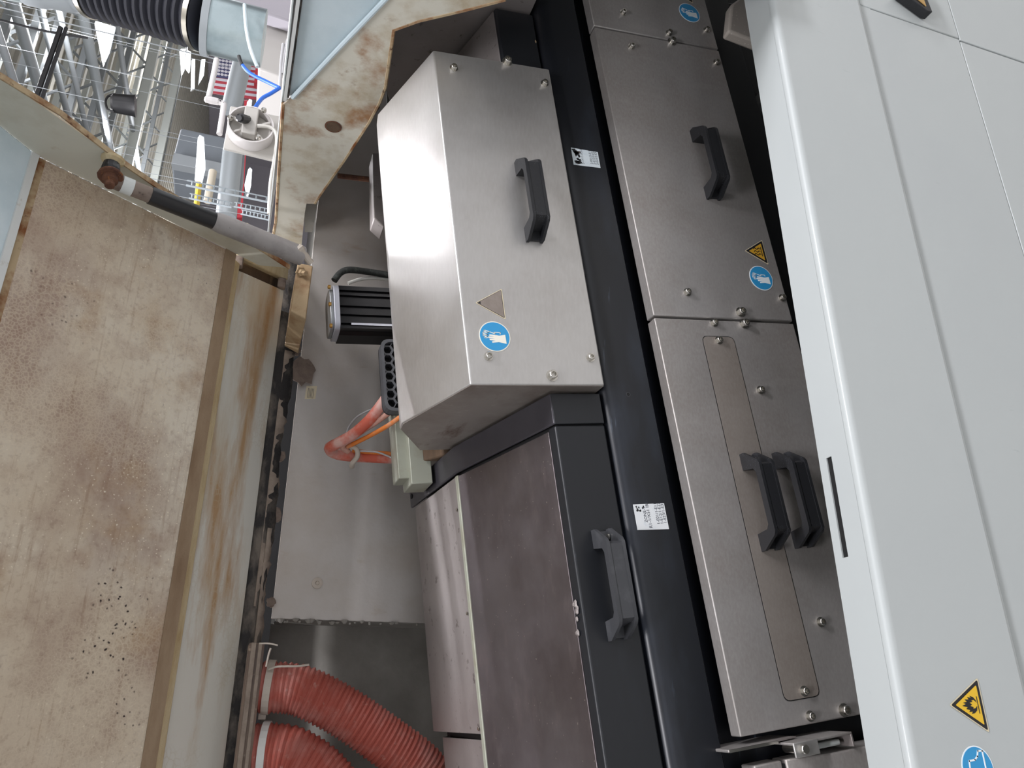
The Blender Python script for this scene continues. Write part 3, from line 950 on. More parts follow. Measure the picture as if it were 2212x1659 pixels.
nose = [(WY + .010, zr), (WY + .0075, zr), (WY + .0042, zr - .0006), (WY + .0015, zr - .0026), (WY + .0003, zr - .0055), (WY, zr - .0090), (WY, zr - .0094), (WY, zg0 + .0006), (WY, zg0), (WY + .0065, zg1), (WY + .0065, zg1 - .0006), (WY + .0065, zg1 - .02), (WY + .012, zg1 - .02), (WY + .012, zr - .004)]
MB().prism(H, nose, -.9, 2.3).build('upper_band', M['white'], white, smooth=True)
MB().box(H, -.9, xs - .001, WY + .006, WY + .02, zs, zg1 + .001).build('front_sheet', M['white'], white, bevel=.0012)
MB().box(H, xs + .001, 2.3, WY + .0052, WY + .02, zs, zg1 + .001).build('front_sheet', M['white'], white, bevel=.0012)
xs2 = hp(2062, 84, 1, WY + .006).x
MB().box(H, -.9, 2.3, WY + .012, WY + .03, zs - .02, zs + .02).build('joint_backing', M['seam'], white)
MB().box(H, -.9, xs2 - .0015, WY + .006, WY + .02, -1.60, zs - .0016).build('lower_sheet', M['white'], white, bevel=.0012)
MB().box(H, xs2 + .0015, 2.3, WY + .0052, WY + .02, -1.60, zs - .0016).build('lower_sheet', M['white'], white, bevel=.0012)
# flap sight at the top right corner of the cover
fp = [hp(a, b, 1, WY) for a, b in ((1932, -8), (1992, 36), (2002, 38), (1975, -30))]
sg = MB().slab([H(q.x, WY - .012, q.z) for q in fp], (0, .016, 0)).build('flap_window', M['plastic'], white, bevel=.001)
fp = [hp(a, b, 1, WY) for a, b in ((1946, -6), (1987, 27), (1968, -26))]
MB().slab([H(q.x, WY - .0125, q.z) for q in fp], (0, -.001, 0)).build('amber_pane', M['sight'], sg)
# stickers on the white cover
tip = hp(2050, 1524, 1, WY)
ba, bb = hp(2110, 1462, 1, WY), hp(2137, 1585, 1, WY)
hh = tip.z - (ba.z + bb.z) / 2
warn_sticker(H, WY - .0004, (ba.x + bb.x) / 2, tip.z - hh * .64, hh, white, 'fire')
e = hp(2076, 1659, 1, WY)
bc = hp(2112, 1660, 1, WY)
s = flat('boot_sticker', H, WY - .0002, circ(bc.x, bc.z, .0210), M['white_print'], white)
s['label'] = 'round blue sticker with white boot outline'
flat('blue_disc', H, WY - .0005, circ(bc.x, bc.z, .0197), M['blue_sticker'], s, .0002)
ribbon('boot_outline', H, WY - .0007, [(bc.x + a * .02, bc.z + b * .02) for a, b in
       ((-.3, -.5), (-.3, .45), (-.1, .55), (.35, .5), (.4, .1), (.55, -.1), (.8, -.2), (.8, -.5), (-.3, -.5))], .0017, M['white_print'], s)

# ------------------------------------------------------------------ back sheet of the machine
BKY = 1.50
zt = (hp(700, 400, 1, BKY).z + hp(575, 1336, 1, BKY).z) / 2
xl = hp(575, 1336, 1, BKY).x
bk = thing('back_sheet', 'dusty grey steel back sheet behind the steel cover and motor', 'machine panel', H(.8, BKY, -.6))
MB().box(H, xl, 2.2, BKY, BKY + .004, -.62, zt).build('sheet', M['back_steel'], bk, bevel=.001)
p = hp(685, 1260, 1, BKY)
MB().lathe(H(p.x, BKY, p.z), (0, -1, 0), [(.010, 0), (.010, .003), (.004, .004), (.003, .0015)], 16).build('grommet', M['zip'], bk)
c = [hp(a, b, 1, BKY) for a, b in ((662, 834), (685, 834), (681, 862), (658, 862))]
lb = MB().slab([H(q.x, BKY - .0002, q.z) for q in c], (0, -.0004, 0)).build('paper_label', M['sticker_rim'], bk)
for k in range(5):
    q = c[3] + (c[0] - c[3]) * (.2 + .12 * k) + Vector((0, 0, 0))
    MB().box(H, c[3].x + .003, c[0].x - .004, BKY - .0009, BKY - .0007, c[0].z - .004 - .0026 * k - .0008, c[0].z - .004 - .0026 * k).build('print_line', M['ink'], lb)
rec = thing('recess_wall', 'dark dusty recess wall behind the red hoses', 'machine panel', H(-.2, 1.6, -.9))
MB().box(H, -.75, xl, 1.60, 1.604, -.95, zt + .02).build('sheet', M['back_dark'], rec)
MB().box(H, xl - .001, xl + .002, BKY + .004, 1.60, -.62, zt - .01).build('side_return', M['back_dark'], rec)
MB().box(H, -.75, .775, 1.535, 1.60, zt - .002, -.016).build('gap_shade_block', M['void'], rec)  # black block added to stand for the shade in the gap above the sheet
for k in range(22):      # crumbs along the sheet's cut edge
    zz = zt - .01 - .27 * random.random()
    MB().lathe(H(xl - .004 + .004 * random.random(), BKY - .001, zz), (-1, -.3, 0), [(.002 + .006 * random.random() ** 2, 0), (.002, .002 + .004 * random.random())], 6).build('dust_crumb', M['back_dark'], bk)

# ------------------------------------------------------------------ open hood lid
LX = .76
lidt = thing('raised_hood', 'raised machine hood with stained rusty cream underside and a pale strip', 'machine hood', H(.05, 1.3, -.02))


def lz(a, b):
    q = hp(a, b, 0, LX)
    return (q.y, q.z)


PR, PT, PG, PG0 = lz(505, 545), lz(100, 345), lz(75, 330), lz(0, 270)
F0, F1, F2, SB = lz(0, 165), lz(350, 410), lz(625, 578), lz(612, 655)
ST = lz(513, 568)
gd = (Vector(PG0) - Vector(PG)).normalized()
GE = (PG[0] + gd.x * .42, PG[1] + gd.y * .42)
fd = (Vector(F0) - Vector(F1)).normalized()
FE = (F0[0] + fd.x * .27, F0[1] + fd.y * .27)
MB().strip(H, [PT, PR], -.75, LX - .002, .003).build('inner_panel', M['lid'], lidt)
MB().strip(H, [PG, (PG[0] + .004, PG[1] - .002), PT], -.75, LX - .002, .006).build('window_frame', M['rust'], lidt)
MB().strip(H, [GE, PG], -.75, LX - .002, .004).build('window_pane', M['glass_old'], lidt)
MB().prism(H, [(PG[0] - .006, PG[1] + .001), (PG[0] + .001, PG[1] - .007), (PG[0] + .004, PG[1] - .004), (PG[0] - .003, PG[1] + .006)], -.75, LX - .0025).build('window_bead', M['trim_white'], lidt)
wall = [GE, PG0, PG, PT, PR, (PR[0] + .03, PR[1] - .045), F2, F1, F0, FE]
MB().slab([H(LX - .001, a, b) for a, b in wall], (.003, 0, 0)).build('side_wall', M['lid_clean'], lidt)
ed = [FE, F0, lz(130, 245), lz(270, 355), F1, lz(450, 470), lz(540, 523), F2]
mb = MB()
for i in range(len(ed) - 1):
    a, b = Vector(ed[i]), Vector(ed[i + 1])
    d = (b - a).normalized()
    n = Vector((-d.y, d.x)) * .0013
    mb.slab([H(LX - .0035, q.x, q.y) for q in (a - n, b - n, b + n, a + n)], (.009, 0, 0))
mb.build('cut_edge', M['rust'], lidt)


def onslope(px, py, a, b):
    """hall point where the pixel ray meets the plane through (y,z) a and b that runs along X"""
    r = _ray(px, py)
    ny, nz = (b[1] - a[1]), -(b[0] - a[0])
    t = (a[0] * ny + a[1] * nz) / (r.y * ny + r.z * nz)
    return r * t


SN = Vector((0, SB[1] - ST[1], -(SB[0] - ST[0]))).normalized()
if SN.y > 0:
    SN = -SN
q = [onslope(a, b, ST, SB) for a, b in ((507, 580), (613.5, 627.5), (467, 1720), (308, 1720))]
sd = (Vector(SB) - Vector(ST)).normalized()
q_ = [q[0], q[1], Vector((-.75, SB[0], SB[1])), Vector((-.75, ST[0], ST[1]))]
MB().slab([EYE + v_ for v_ in (q[0], q[1], Vector((-.75, q[1].y, q[1].z)), Vector((-.75, q[0].y, q[0].z)))], -SN * .012).build('pale_strip', M['lid_strip'], lidt, bevel=.0015)
MB().slab([EYE + Vector((x_, q[0].y, q[0].z)) + SN * s1 + Vector((0, -sd.x, -sd.y)) * s2 for x_, s1, s2 in ((q[0].x + .01, -.004, -.002), (q[0].x + .01, .009, -.002), (q[0].x + .01, .009, .017), (q[0].x + .01, -.004, .017))],
          (-.75 - q[0].x, 0, 0)).build('ledge', M['cream_edge'], lidt, bevel=.002)
MB().strip(H, [(PR[0] - .010, PR[1] + .0142), (PR[0] + .004, PR[1] - .004)], -.75, q[0].x + .02, -.0012).build('groove_shade', M['groove_shade'], lidt)
qb = [onslope(a, b, ST, SB) for a, b in ((520, 527), (621, 574), (618, 606), (513, 556))]
MB().slab([EYE + v_ + SN * .004 for v_ in qb], -SN * .014).build('slotted_stiffener', M['cream_edge'], lidt, bevel=.002)
qb = [onslope(a, b, ST, SB) for a, b in ((509, 552), (619, 600), (612, 632), (505, 590))]
MB().slab([EYE + v_ - SN * .012 for v_ in qb], -SN * .004).build('slot_back', M['wood_rust'], lidt)
for a, b in ((513, 566), (606, 613)):
    v_ = onslope(a, b, ST, SB)
    MB().box(Lc, EYE.x + v_.x - .010, EYE.x + v_.x + .012, EYE.y + v_.y - .006, EYE.y + v_.y + .008, EYE.z + v_.z - .010, EYE.z + v_.z + .006).build('spacer', M['strut_rusty'], lidt, bevel=.002)

hb_ = [onslope(a, b, (1.44, 0), (1.45, -.1)) for a, b in ((522, 489), (532, 479), (592, 513), (604, 524), (560, 512))]
MB().slab([EYE + v_ for v_ in hb_], (0, .015, 0)).build('hinge_block', M['cream_edge'], lidt, bevel=.003)
rf = [hp(a, b, 1, 1.492) for a, b in ((608, 560), (634, 548), (650, 580), (640, 700), (604, 690))]
MB().slab([H(v_.x, 1.492, v_.z) for v_ in rf], (0, .004, 0)).build('rear_flange', M['rubber'], lidt)
# rubber seal under the strip, caked with dust
sl = thing('seal_strip', 'dust-caked rubber seal strip hanging along the open lid', 'seal strip', H(0, 1.47, -.06))


def ragged(name, y0, z0, y1, z1, x0, x1, n, amp, mt, parent, seed):
    rnd = random.Random(seed)
    mb = MB()
    vs_, fs = [], []
    for i in range(n + 1):
        x = x0 + (x1 - x0) * i / n
        e_ = amp * (rnd.random() - .3) + amp * .8 * math.sin(i * .37 + seed)
        for j, t in enumerate((0, .5, 1)):
            w_ = e_ * t
            vs_.append(H(x, y0 + (y1 - y0) * t - .004 * t * (rnd.random() - .2) - .5 * w_ * (j == 1), z0 + (z1 - z0) * t - w_))
    for i in range(n):
        for j in range(2):
            fs.append((i * 3 + j, i * 3 + j + 1, (i + 1) * 3 + j + 1, (i + 1) * 3 + j))
    mb.add(vs_, fs)
    o = mb.build(name, mt, parent, smooth=True)
    md = o.modifiers.new('thickness', 'SOLIDIFY')
    md.thickness = .002
    return o


ragged('rubber_flap', SB[0] + .006, SB[1] + .004, 1.487, -.052, -.75, .745, 90, .004, M['rubber'], sl, 3)
ragged('dust_crust', SB[0] + .009, SB[1] - .014, 1.489, -.047, .16, .66, 60, .0065, M['dust'], sl, 11)
ragged('dust_crust', SB[0] + .009, SB[1] - .022, 1.490, -.052, -.10, .30, 44, .003, M['dust'], sl, 5)
for px, py, r_f, sd_ in ((655, 800, .031, 1), (592, 1112, .016, 4), (640, 755, .012, 6), (606, 985, .012, 8), (586, 1300, .010, 9)):
    rnd = random.Random(sd_)
    v_ = hp(px, py, 1, 1.484)
    pts = []
    for k in range(18):
        a = 2 * math.pi * k / 18
        rr = r_f * (.75 + .35 * rnd.random())
        pts.append(H(v_.x + rr * math.cos(a) * 1.05, 1.484 + .004 * rnd.random(), v_.z + rr * math.sin(a) * .9))
    mb = MB()
    mb.slab(pts, (0, .0018, 0))
    o = mb.build('dust_flake', M['leaf_dust'], sl, tri=True)

# ------------------------------------------------------------------ gas strut and its bracket
gs = thing('gas_strut', 'dirty gas strut with black sleeve propping up the hood lid', 'gas strut', H(.73, 1.25, -.05))
SX = .722
A = hp(245, 390, 0, SX + .006)
B = hp(652, 553, 0, SX + .006)


def along(t):
    return EYE + A + (B - A) * t


def tpix(px):
    # parameter along the strut for a pixel column
    lo, hi = 0.0, 1.0
    for _ in range(30):
        mid = (lo + hi) / 2
        v_ = A + (B - A) * mid
        x_ = v_.dot(CD) / v_.dot(CF) * F_PX + 1106
        if x_ < px:
            lo = mid
        else:
            hi = mid
    return lo


MB().tube([along(0), along(tpix(335))], .0125, 20).build('end_fitting', M['strut_rusty'], gs, smooth=True)
MB().tube([along(tpix(262)), along(tpix(286))], .0131, 20).build('white_label', M['label_white'], gs, smooth=True)
MB().tube([along(tpix(324)), along(tpix(466))], .0142, 20).build('black_sleeve', M['strut_black'], gs, smooth=True)
MB().tube([along(tpix(462)), along(tpix(478)), along(tpix(652))], [.0150, .0166, .0172], 20).build('cylinder', M['strut_grey'], gs, smooth=True)
ep = EYE + hp(234, 386, 0, SX)
MB().lathe(ep + Vector((.036, 0, 0)), (-1, 0, 0), [(.010, 0), (.013, .018), (.013, .026), (.009, .026), (.009, .034)], 14).build('ball_socket', M['strut_black'], gs)
MB().lathe(ep + Vector((.006, -.002, -.002)), (-1, -.25, -.15), [(.017, 0), (.018, .003), (.017, .005), (.011, .006), (.011, .014), (.007, .016), (.007, .024), (.005, .025)], 12).build('rusted_nut', M['rust_dark'], gs)
MB().lathe(H(LX - .002, ep.y - EYE.y, ep.z - EYE.z), (-1, 0, 0), [(.017, 0), (.016, .004), (.010, .010)], 14).build('weld_pad', M['cream_edge'], gs)
bp_ = EYE + hp(656, 549, 0, SX + .004)
MB().lathe(bp_, (.5, -.4, .7), [(.006, -.02), (.007, .004), (.0085, .008), (.009, .013), (.006, .017)], 12).build('ball_pin', M['zip'], gs)
bt = thing('strut_bracket', 'tan dusty steel bracket holding the lower end of the gas strut', 'bracket', H(.7, 1.32, -.12))
pb = [hp(a, b, 1, 1.315) for a, b in ((643, 567), (676, 574), (661, 690), (628, 672))]
MB().slab([H(v_.x, 1.315, v_.z) for v_ in pb], (0, .16, 0)).build('plate', M['bracket'], bt, bevel=.002)
v_ = hp(649, 588, 1, 1.313)
MB().lathe(H(v_.x, 1.314, v_.z), (-.45, -.8, -.5), [(.011, 0), (.011, .003), (.007, .003), (.007, .010), (.0045, .011), (.0045, .020)], 6).build('bolt', M['bracket'], bt)

# ------------------------------------------------------------------ end plate of the neighbouring closed hood
EX = .95


def ez(a, b):
    q2_ = hp(a, b, 0, EX)
    return (q2_.y, q2_.z)


ep_t = thing('hood_end', 'rust-streaked cream end of the closed neighbouring hood with a glass window', 'hood end', H(EX, 1.1, -.25))
top0 = ez(640, 0)
top1 = ez(612, 215)
topz = (top0[1] + top1[1]) / 2
outer = [ez(622, 222), ez(612, 225), ez(596, 480), ez(590, 512), ez(650, 545), ez(658, 462), ez(662, 440), ez(680, 440), ez(690, 424), ez(745, 345), ez(797, 265), ez(820, 222), ez(832, 190), ez(842, 118), ez(850, 66), ez(905, 46), ez(1000, 24), ez(1092, 0), ez(1130, -14), ez(900, -60), ez(838, -8), ez(735, 100)]
outer[0] = ez(630, 212)
MB().slab([H(EX, a, b) for a, b in outer], (.004, 0, 0)).build('end_plate', M['endplate'], ep_t)
gl = [ez(630, 212), ez(735, 100), ez(838, -8), ez(900, -60), ez(660, -60), ez(640, 0), ez(615, 214)]
MB().slab([H(EX + .006, a, b) for a, b in gl], (.004, 0, 0)).build('window_pane', M['glass_old'], ep_t)
tr = [ez(648, -60), ez(640, 0), ez(612, 214), ez(619, 216), ez(648, 4), ez(656, -60)]
MB().slab([H(EX - .004, a, b) for a, b in tr], (.03, 0, 0)).build('window_trim', M['trim_white'], ep_t)
tr = [ez(657, -60), ez(649, 4), ez(620, 212), ez(624, 213), ez(653, 4), ez(661, -60)]
MB().slab([H(EX + .001, a, b) for a, b in tr], (.008, 0, 0)).build('black_gasket', M['rubber'], ep_t)
mb = MB()
sil = [ez(838, -8), ez(735, 100), ez(632, 210)]
mb.tube([H(EX - .001, a, b) for a, b in sil], .004, 8)
mb.build('sealant_bead', M['glass_old'], ep_t)
mb = MB()
edg = [ez(680, 440), ez(690, 424), ez(745, 345), ez(797, 265), ez(820, 222), ez(832, 190), ez(842, 118), ez(850, 66), ez(905, 46), ez(1000, 24), ez(1092, 0)]
mb.tube([H(EX + .002, a, b) for a, b in edg], .0034, 6)
mb.build('rusted_edge', M['rust'], ep_t)
mb = MB()
edg = [ez(612, 225), ez(604, 350), ez(596, 480), ez(590, 512)]
mb.tube([H(EX + .002, a, b) for a, b in edg], .0036, 6)
mb.build('rusted_edge', M['rust'], ep_t)
hc = ez(720, 273)
MB().lathe(H(EX - .0012, *hc), (1, 0, 0), [(.015, 0), (.015, .0005), (.0125, .0006)], 20).build('hole_rim', M['rust_dark'], ep_t)
MB().lathe(H(EX - .0016, *hc), (1, 0, 0), [(.0125, 0), (.0125, .001)], 20).build('hole', M['wood_rust'], ep_t)
fl = [ez(650, 440), ez(690, 425), ez(672, 530), ez(655, 530)]
MB().slab([H(EX + .035, a, b) for a, b in fl], (.004, 0, 0)).build('inner_flange', M['back_dark'], ep_t)
MB().strip(H, [(1.53, .030), (.80, .030), (.655, -.09), (.635, -.20), (.635, -.635)], EX + .004, 2.3, .004).build('hood_shell', M['white'], ep_t, bevel=.002)
nd = thing('hood_interior', 'shadowed inner partition beyond the upper steel cover', 'machine panel', H(1.0, 1.3, -.5))
ga = [hp(a, b, 1, 1.28) for a, b in ((850, 80), (835, 190), (840, 290), (880, 260), (1010, 105), (1062, 26), (1040, 18), (900, 40))]
MB().slab([H(v_.x, 1.28, v_.z) for v_ in ga], (0, .01, 0)).build('partition', M['back_dark'], nd, bevel=.002)
lb_ = [hp(a, b, 1, 1.25) for a, b in ((850, 85), (878, 58), (862, 62))]
MB().slab([H(v_.x, 1.25, v_.z) for v_ in lb_], (0, .004, 0)).build('white_tab', M['label_white'], nd)
for a, b, c_, d in ((730, 380, 800, 388), (815, 230, 745, 330)):
    pa, pb2 = hp(a, b, 1, 1.42), hp(c_, d, 1, 1.40)
    MB().tube([H(*pa), H(*pb2)], .006, 8).build('rusty_pipe', M['rust_dark'], nd)
v_ = [hp(a, b, 1, 1.30) for a, b in ((805, 330), (825, 330), (830, 490), (808, 470))]
MB().slab([H(w_.x, 1.30, w_.z) for w_ in v_], (0, .05, 0)).build('steel_block', M['steel_dull'], nd, bevel=.002)

# ------------------------------------------------------------------ motor behind the cover
mo = thing('servo_motor', 'black ribbed motor standing upright behind the steel cover', 'motor', U(.63, 1.27, -.42))
a_, b_ = up(712, 613, 1, 1.21), up(718, 749, 1, 1.21)
mx0, mx1 = min(a_.x, b_.x), max(a_.x, b_.x)
mzt = max(a_.z, b_.z) - .004
mx0 = mx0 + (mx1 - mx0) * .30
mw = mx1 - mx0
my0, my1 = 1.21, 1.21 + mw * .8
prof = []
# ribbed front outline (x,y) running round the body
ribs = [0, .05, .065, .10, .115, .16, .175, .30, .315, .40, .415, .50, .515, .60, .615, .74, .755, .80, .815, .86, .875, .92, .935, 1.0]
fr = []
for i, t in enumerate(ribs):
    fr.append((mx0 + mw * t, my0 + (.0045 if (i // 1) % 4 in (2, 3) else 0)))
pts = fr + [(mx1 + .002, my0 + .02), (mx1 - .004, my0 + .03), (mx1 + .002, my0 + .05), (mx1 + .002, my1), (mx0, my1), (mx0, my0 + .03), (mx0 + .004, my0 + .022)]
MB().slab([U(x, y, -.45) for x, y in pts], UZ * (mzt - .012 + .45)).build('ribbed_body', M['motor'], mo)
cp = rounded([(mx0 - .002, my0 - .003), (mx1 + .002, my0 - .003), (mx1 + .002, my1), (mx0 - .002, my1)], .018, 5)
MB().slab([U(x, y, mzt - .012) for x, y in cp], UZ * .010).build('end_cap', M['motor_cap'], mo, bevel=.001)
cp = rounded([(mx0 + .002, my0 + .003), (mx1 - .002, my0 + .003), (mx1 - .002, my1), (mx0 + .002, my1)], .022, 5)
MB().slab([U(x, y, mzt - .002) for x, y in cp], UZ * .006).build('top_plate', M['motor_top'], mo, bevel=.001)
for t in (.06, .55, .95):
    MB().lathe(U(mx0 + mw * t, my0 + .004, mzt + .002), UZ, [(.004, 0), (.004, .004), (.002, .005)], 8).build('cap_screw', M['brass'], mo)
MB().box(U, mx0 + .006, mx0 + .010, my0 - .0006, my0, -.40, mzt - .03).build('type_plate', M['motor_cap'], mo)


def cable(name, mt, parent, pix, r, F='H', n=8):
    pts_ = [EYE + hp(a, b, 1, d) for a, b, d in pix]
    return MB().tube(spline(pts_, 8), r, 10).build(name, mt, parent, smooth=True)


cable('braided_cable', M['braid'], mo, [(722, 606, 1.27), (735, 590, 1.27), (755, 583, 1.27), (800, 588, 1.28), (850, 596, 1.28)], .0062)
cable('white_cable', M['white_cable'], mo, [(752, 612, 1.29), (780, 603, 1.29), (815, 601, 1.29), (850, 606, 1.29)], .0034)

# ------------------------------------------------------------------ honeycomb nozzle on the cover's rear
hn = thing('honeycomb_vent', 'black honeycomb vent grille clipped behind the steel cover', 'vent grille', U(.48, 1.13, -.30))
g0, g1 = up(836, 742, 1, 1.17), up(846, 882, 1, 1.17)
hx0, hx1 = g1.x, g0.x
hz0, hz1 = -.30, (g0.z + g1.z) / 2 + .008
mb = MB()
R0 = (hx1 - hx0) / 13.0
for row in range(3):
    for k in range(7):
        cx_ = hx0 + R0 * (1.0 + k * 1.78) + (R0 * .89 if row % 2 else 0)
        cz_ = hz1 - .008 - row * R0 * 1.55
        for i in range(6):
            a0, a1 = math.pi / 6 + i * math.pi / 3, math.pi / 6 + (i + 1) * math.pi / 3
            o0_, o1_, i0_, i1_ = [(cx_ + rr * math.cos(aa), cz_ + rr * math.sin(aa)) for rr, aa in ((R0 * 1.03, a0), (R0 * 1.03, a1), (R0 * .8, a0), (R0 * .8, a1))]
            mb.slab([U(p_[0], 1.17, p_[1]) for p_ in (o0_, o1_, i1_, i0_)], (0, .014, 0))
mb.build('honeycomb', M['plastic_grey'], hn)
fr_o = rounded([(hx0 - .006, hz0), (hx1 + .006, hz0), (hx1 + .006, hz1 + .004), (hx0 - .006, hz1 + .004)], .016, 5)
fr_i = rounded([(hx0 - .001, hz0 - .001), (hx1 + .001, hz0 - .001), (hx1 + .001, hz1 - .001), (hx0 - .001, hz1 - .001)], .014, 5)
mb = MB()
nn = len(fr_o)
for i in range(nn):
    j = (i + 1) % nn
    mb.slab([U(fr_o[i][0], 1.165, fr_o[i][1]), U(fr_o[j][0], 1.165, fr_o[j][1]), U(fr_i[j][0], 1.165, fr_i[j][1]), U(fr_i[i][0], 1.165, fr_i[i][1])], (0, .02, 0))
mb.build('frame', M['plastic_grey'], hn)
MB().slab([U(a, 1.186, b) for a, b in fr_o], (0, .003, 0)).build('backing', M['void'], hn)

# ------------------------------------------------------------------ red feed cables with clamp
cb = thing('cable_loop', 'dusty red and orange cable loop clamped in front of the back sheet', 'cable', H(.4, 1.25, -.28))
cable('thick_red_cable', M['red_cable'], cb, [(842, 850, 1.24), (800, 905, 1.27), (760, 940, 1.30), (728, 958, 1.32), (712, 968, 1.34), (724, 980, 1.36), (760, 986, 1.36), (805, 988, 1.34), (850, 990, 1.32)], .0100)
cable('pink_cable', M['pink_cable'], cb, [(850, 884, 1.24), (815, 910, 1.27), (775, 936, 1.30), (740, 962, 1.32), (752, 975, 1.335)], .0052)
cable('orange_cable', M['orange_cable'], cb, [(868, 898, 1.22), (840, 918, 1.25), (805, 938, 1.28), (765, 958, 1.31), (748, 966, 1.33)], .0040)
cable('orange_cable', M['orange_cable'], cb, [(762, 974, 1.345), (800, 977, 1.33), (850, 980, 1.31)], .0036)
cable('thin_wire', M['grey_cable'], cb, [(808, 882, 1.30), (775, 898, 1.32), (755, 920, 1.34), (748, 940, 1.345)], .0018)
cable('thin_wire', M['grey_cable'], cb, [(770, 974, 1.335), (810, 976, 1.32), (835, 984, 1.31), (848, 990, 1.30)], .0016)
cable('cable_clamp', M['zip'], cb, [(756, 962, 1.325), (770, 970, 1.325), (772, 985, 1.33), (762, 1000, 1.34), (760, 1008, 1.36)], .0046)
# steel bars and dirty block behind the cover's left end
bars = thing('support_bar', 'greenish grey support bar with dirty block behind the steel cover end', 'support bar', U(.36, 1.24, -.45))
ba_ = up(852, 905, 1, 1.25)
bb_ = up(852, 1034, 1, 1.25)
MB().box(U, bb_.x, ba_.x + .05, 1.25, 1.30, -.338, ba_.z).build('upper_bar', M['bar_grey'], bars, bevel=.0015)
bc_ = up(862, 1060, 1, 1.28)
MB().box(U, bc_.x, ba_.x + .05, 1.235, 1.30, -.335, bc_.z - .012).build('lower_bar', M['bar_grey'], bars, bevel=.0015)
dz = up(905, 965, 1, 1.20)
w0, w1 = up(880, 1062, 1, 1.22), up(905, 968, 1, 1.22)
MB().prism(U, [(1.20, -.47), (1.20, w1.z - .035), (1.232, w1.z - .008), (1.232, -.47)], .3405, .42).build('dirty_block', M['wood_rust'], bars, bevel=.003)

# ------------------------------------------------------------------ dust rail and red hoses
rl = thing('dust_rail', 'brown dust-caked extraction rail feeding the red hoses', 'extraction rail', H(-.2, 1.43, -.07))
ra, rb = hp(538, 1388, 1, 1.42), hp(572, 1392, 1, 1.42)
MB().box(H, -.75, ra.x, 1.42, 1.47, rb.z, ra.z).build('rail', M['rail'], rl, bevel=.003)
MB().box(H, -.75, ra.x, 1.412, 1.4195, rb.z + .004, rb.z + .010).build('rail_rib', M['dust'], rl, bevel=.001)
MB().box(H, -.75, ra.x, 1.414, 1.4195, ra.z - .012, ra.z - .004).build('rail_rib', M['dust'], rl, bevel=.001)
cable('twig', M['zip'], rl, [(575, 1440, 1.40), (580, 1415, 1.40), (585, 1400, 1.40)], .0016)
cable('twig', M['zip'], rl, [(560, 1390, 1.40), (580, 1390, 1.40), (600, 1394, 1.40)], .0014)


def flex(label, pix, r, tie_px, tie_mat):
    path = spline([EYE + hp(a, b, 1, d) for a, b, d in pix], 60)
    # resample evenly so the corrugation keeps its pitch
    L_ = [0]
    for i in range(1, len(path)):
        L_.append(L_[-1] + (path[i] - path[i - 1]).length)
    pitch = .0078
    n = int(L_[-1] / (pitch / 4))
    out, rr, j = [], [], 0
    for k in range(n + 1):
        s_ = L_[-1] * k / n
        while j < len(L_) - 2 and L_[j + 1] < s_:
            j += 1
        t = (s_ - L_[j]) / max(L_[j + 1] - L_[j], 1e-9)
        out.append(path[j].lerp(path[j + 1], t))
        rr.append(r + (.0016, 0, -.0022, 0)[k % 4] + .0006 * math.sin(k * .9))
    t_ = thing('red_hose', label, 'hose', out[0] - Vector((0, 0, r)))
    MB().tube(out, rr, 28).build('corrugated_tube', M['red_hose'], t_, smooth=True)
    i0 = int(n * tie_px)
    tie = [out[i0], out[min(i0 + 6, n)]]
    MB().tube(tie, r + .0035, 24, caps=True).build('zip_tie', tie_mat, t_)
    dn = out[i0] + CX * -(r + .005) * .95 - CF * (r * .35)
    MB().box(Lc, dn.x - .006, dn.x + .006, dn.y - .006, dn.y + .006, dn.z - .005, dn.z + .008).build('tie_head', tie_mat, t_, bevel=.001)
    return t_


h1 = flex('red corrugated hose curving down beside the back sheet, the upper one', [(548, 1484, 1.47), (580, 1484, 1.465), (650, 1492, 1.46), (740, 1536, 1.455), (830, 1598, 1.45), (905, 1655, 1.45), (960, 1720, 1.45), (1060, 1850, 1.45), (1150, 1990, 1.45)], .0405, .033, M['zip'])
cable('tie_tail', M['zip'], h1, [(580, 1446, 1.425), (600, 1440, 1.42), (640, 1439, 1.415), (668, 1436, 1.412)], .0018)
h2 = flex('red corrugated hose cut off by the bottom edge of the photo', [(545, 1630, 1.47), (580, 1628, 1.465), (630, 1636, 1.46), (690, 1676, 1.455), (740, 1740, 1.45), (810, 1860, 1.45), (950, 2040, 1.45), (1100, 2230, 1.45)], .0465, .025, M['zip_white'])
# ------------------------------------------------------------------ hall background
def P(px, py, y):
    return EYE + hp(px, py, 1, y)


def bar(name, mt, parent, a, b, r, n=8):
    return MB().tube([a, b], r, n).build(name, mt, parent, smooth=True)


# extraction duct hanging to the right, behind the machine
D = 2.35
dt = thing('extraction_duct', 'vertical extraction duct with black corrugated hose and galvanised collar', 'duct', P(570, 66, D) - Vector((0, 0, .02)))
top_ = P(195, -38, D + .1)
bot_ = P(442, 38, D)
n = 15
pts, rr = [], []
for k in range(n * 4 + 1):
    t = k / (n * 4)
    q = top_.lerp(bot_, t) + Vector((0, 0, 0))
    pts.append(q)
    rr.append(.112 + (.009, .006, -.009, -.004)[k % 4])
MB().tube(pts, rr, 40).build('corrugated_hose', M['flexhose'], dt, smooth=True)
ax = (bot_ - top_).normalized()
MB().tube([bot_ - ax * .022, bot_ - ax * .004], .123, 36).build('hose_clamp', M['clamp'], dt, smooth=True)
MB().tube([top_ + ax * .006, top_ + ax * .024], .125, 36).build('hose_clamp', M['clamp'], dt, smooth=True)
c0, c1 = P(440, 50, D), P(570, 84, D)
MB().tube([c0, c1], .104, 40).build('galvanised_collar', M['galv'], dt, smooth=True)
MB().tube([c0, c0.lerp(c1, .12)], .112, 40).build('collar_band', M['duct_grey'], dt, smooth=True)
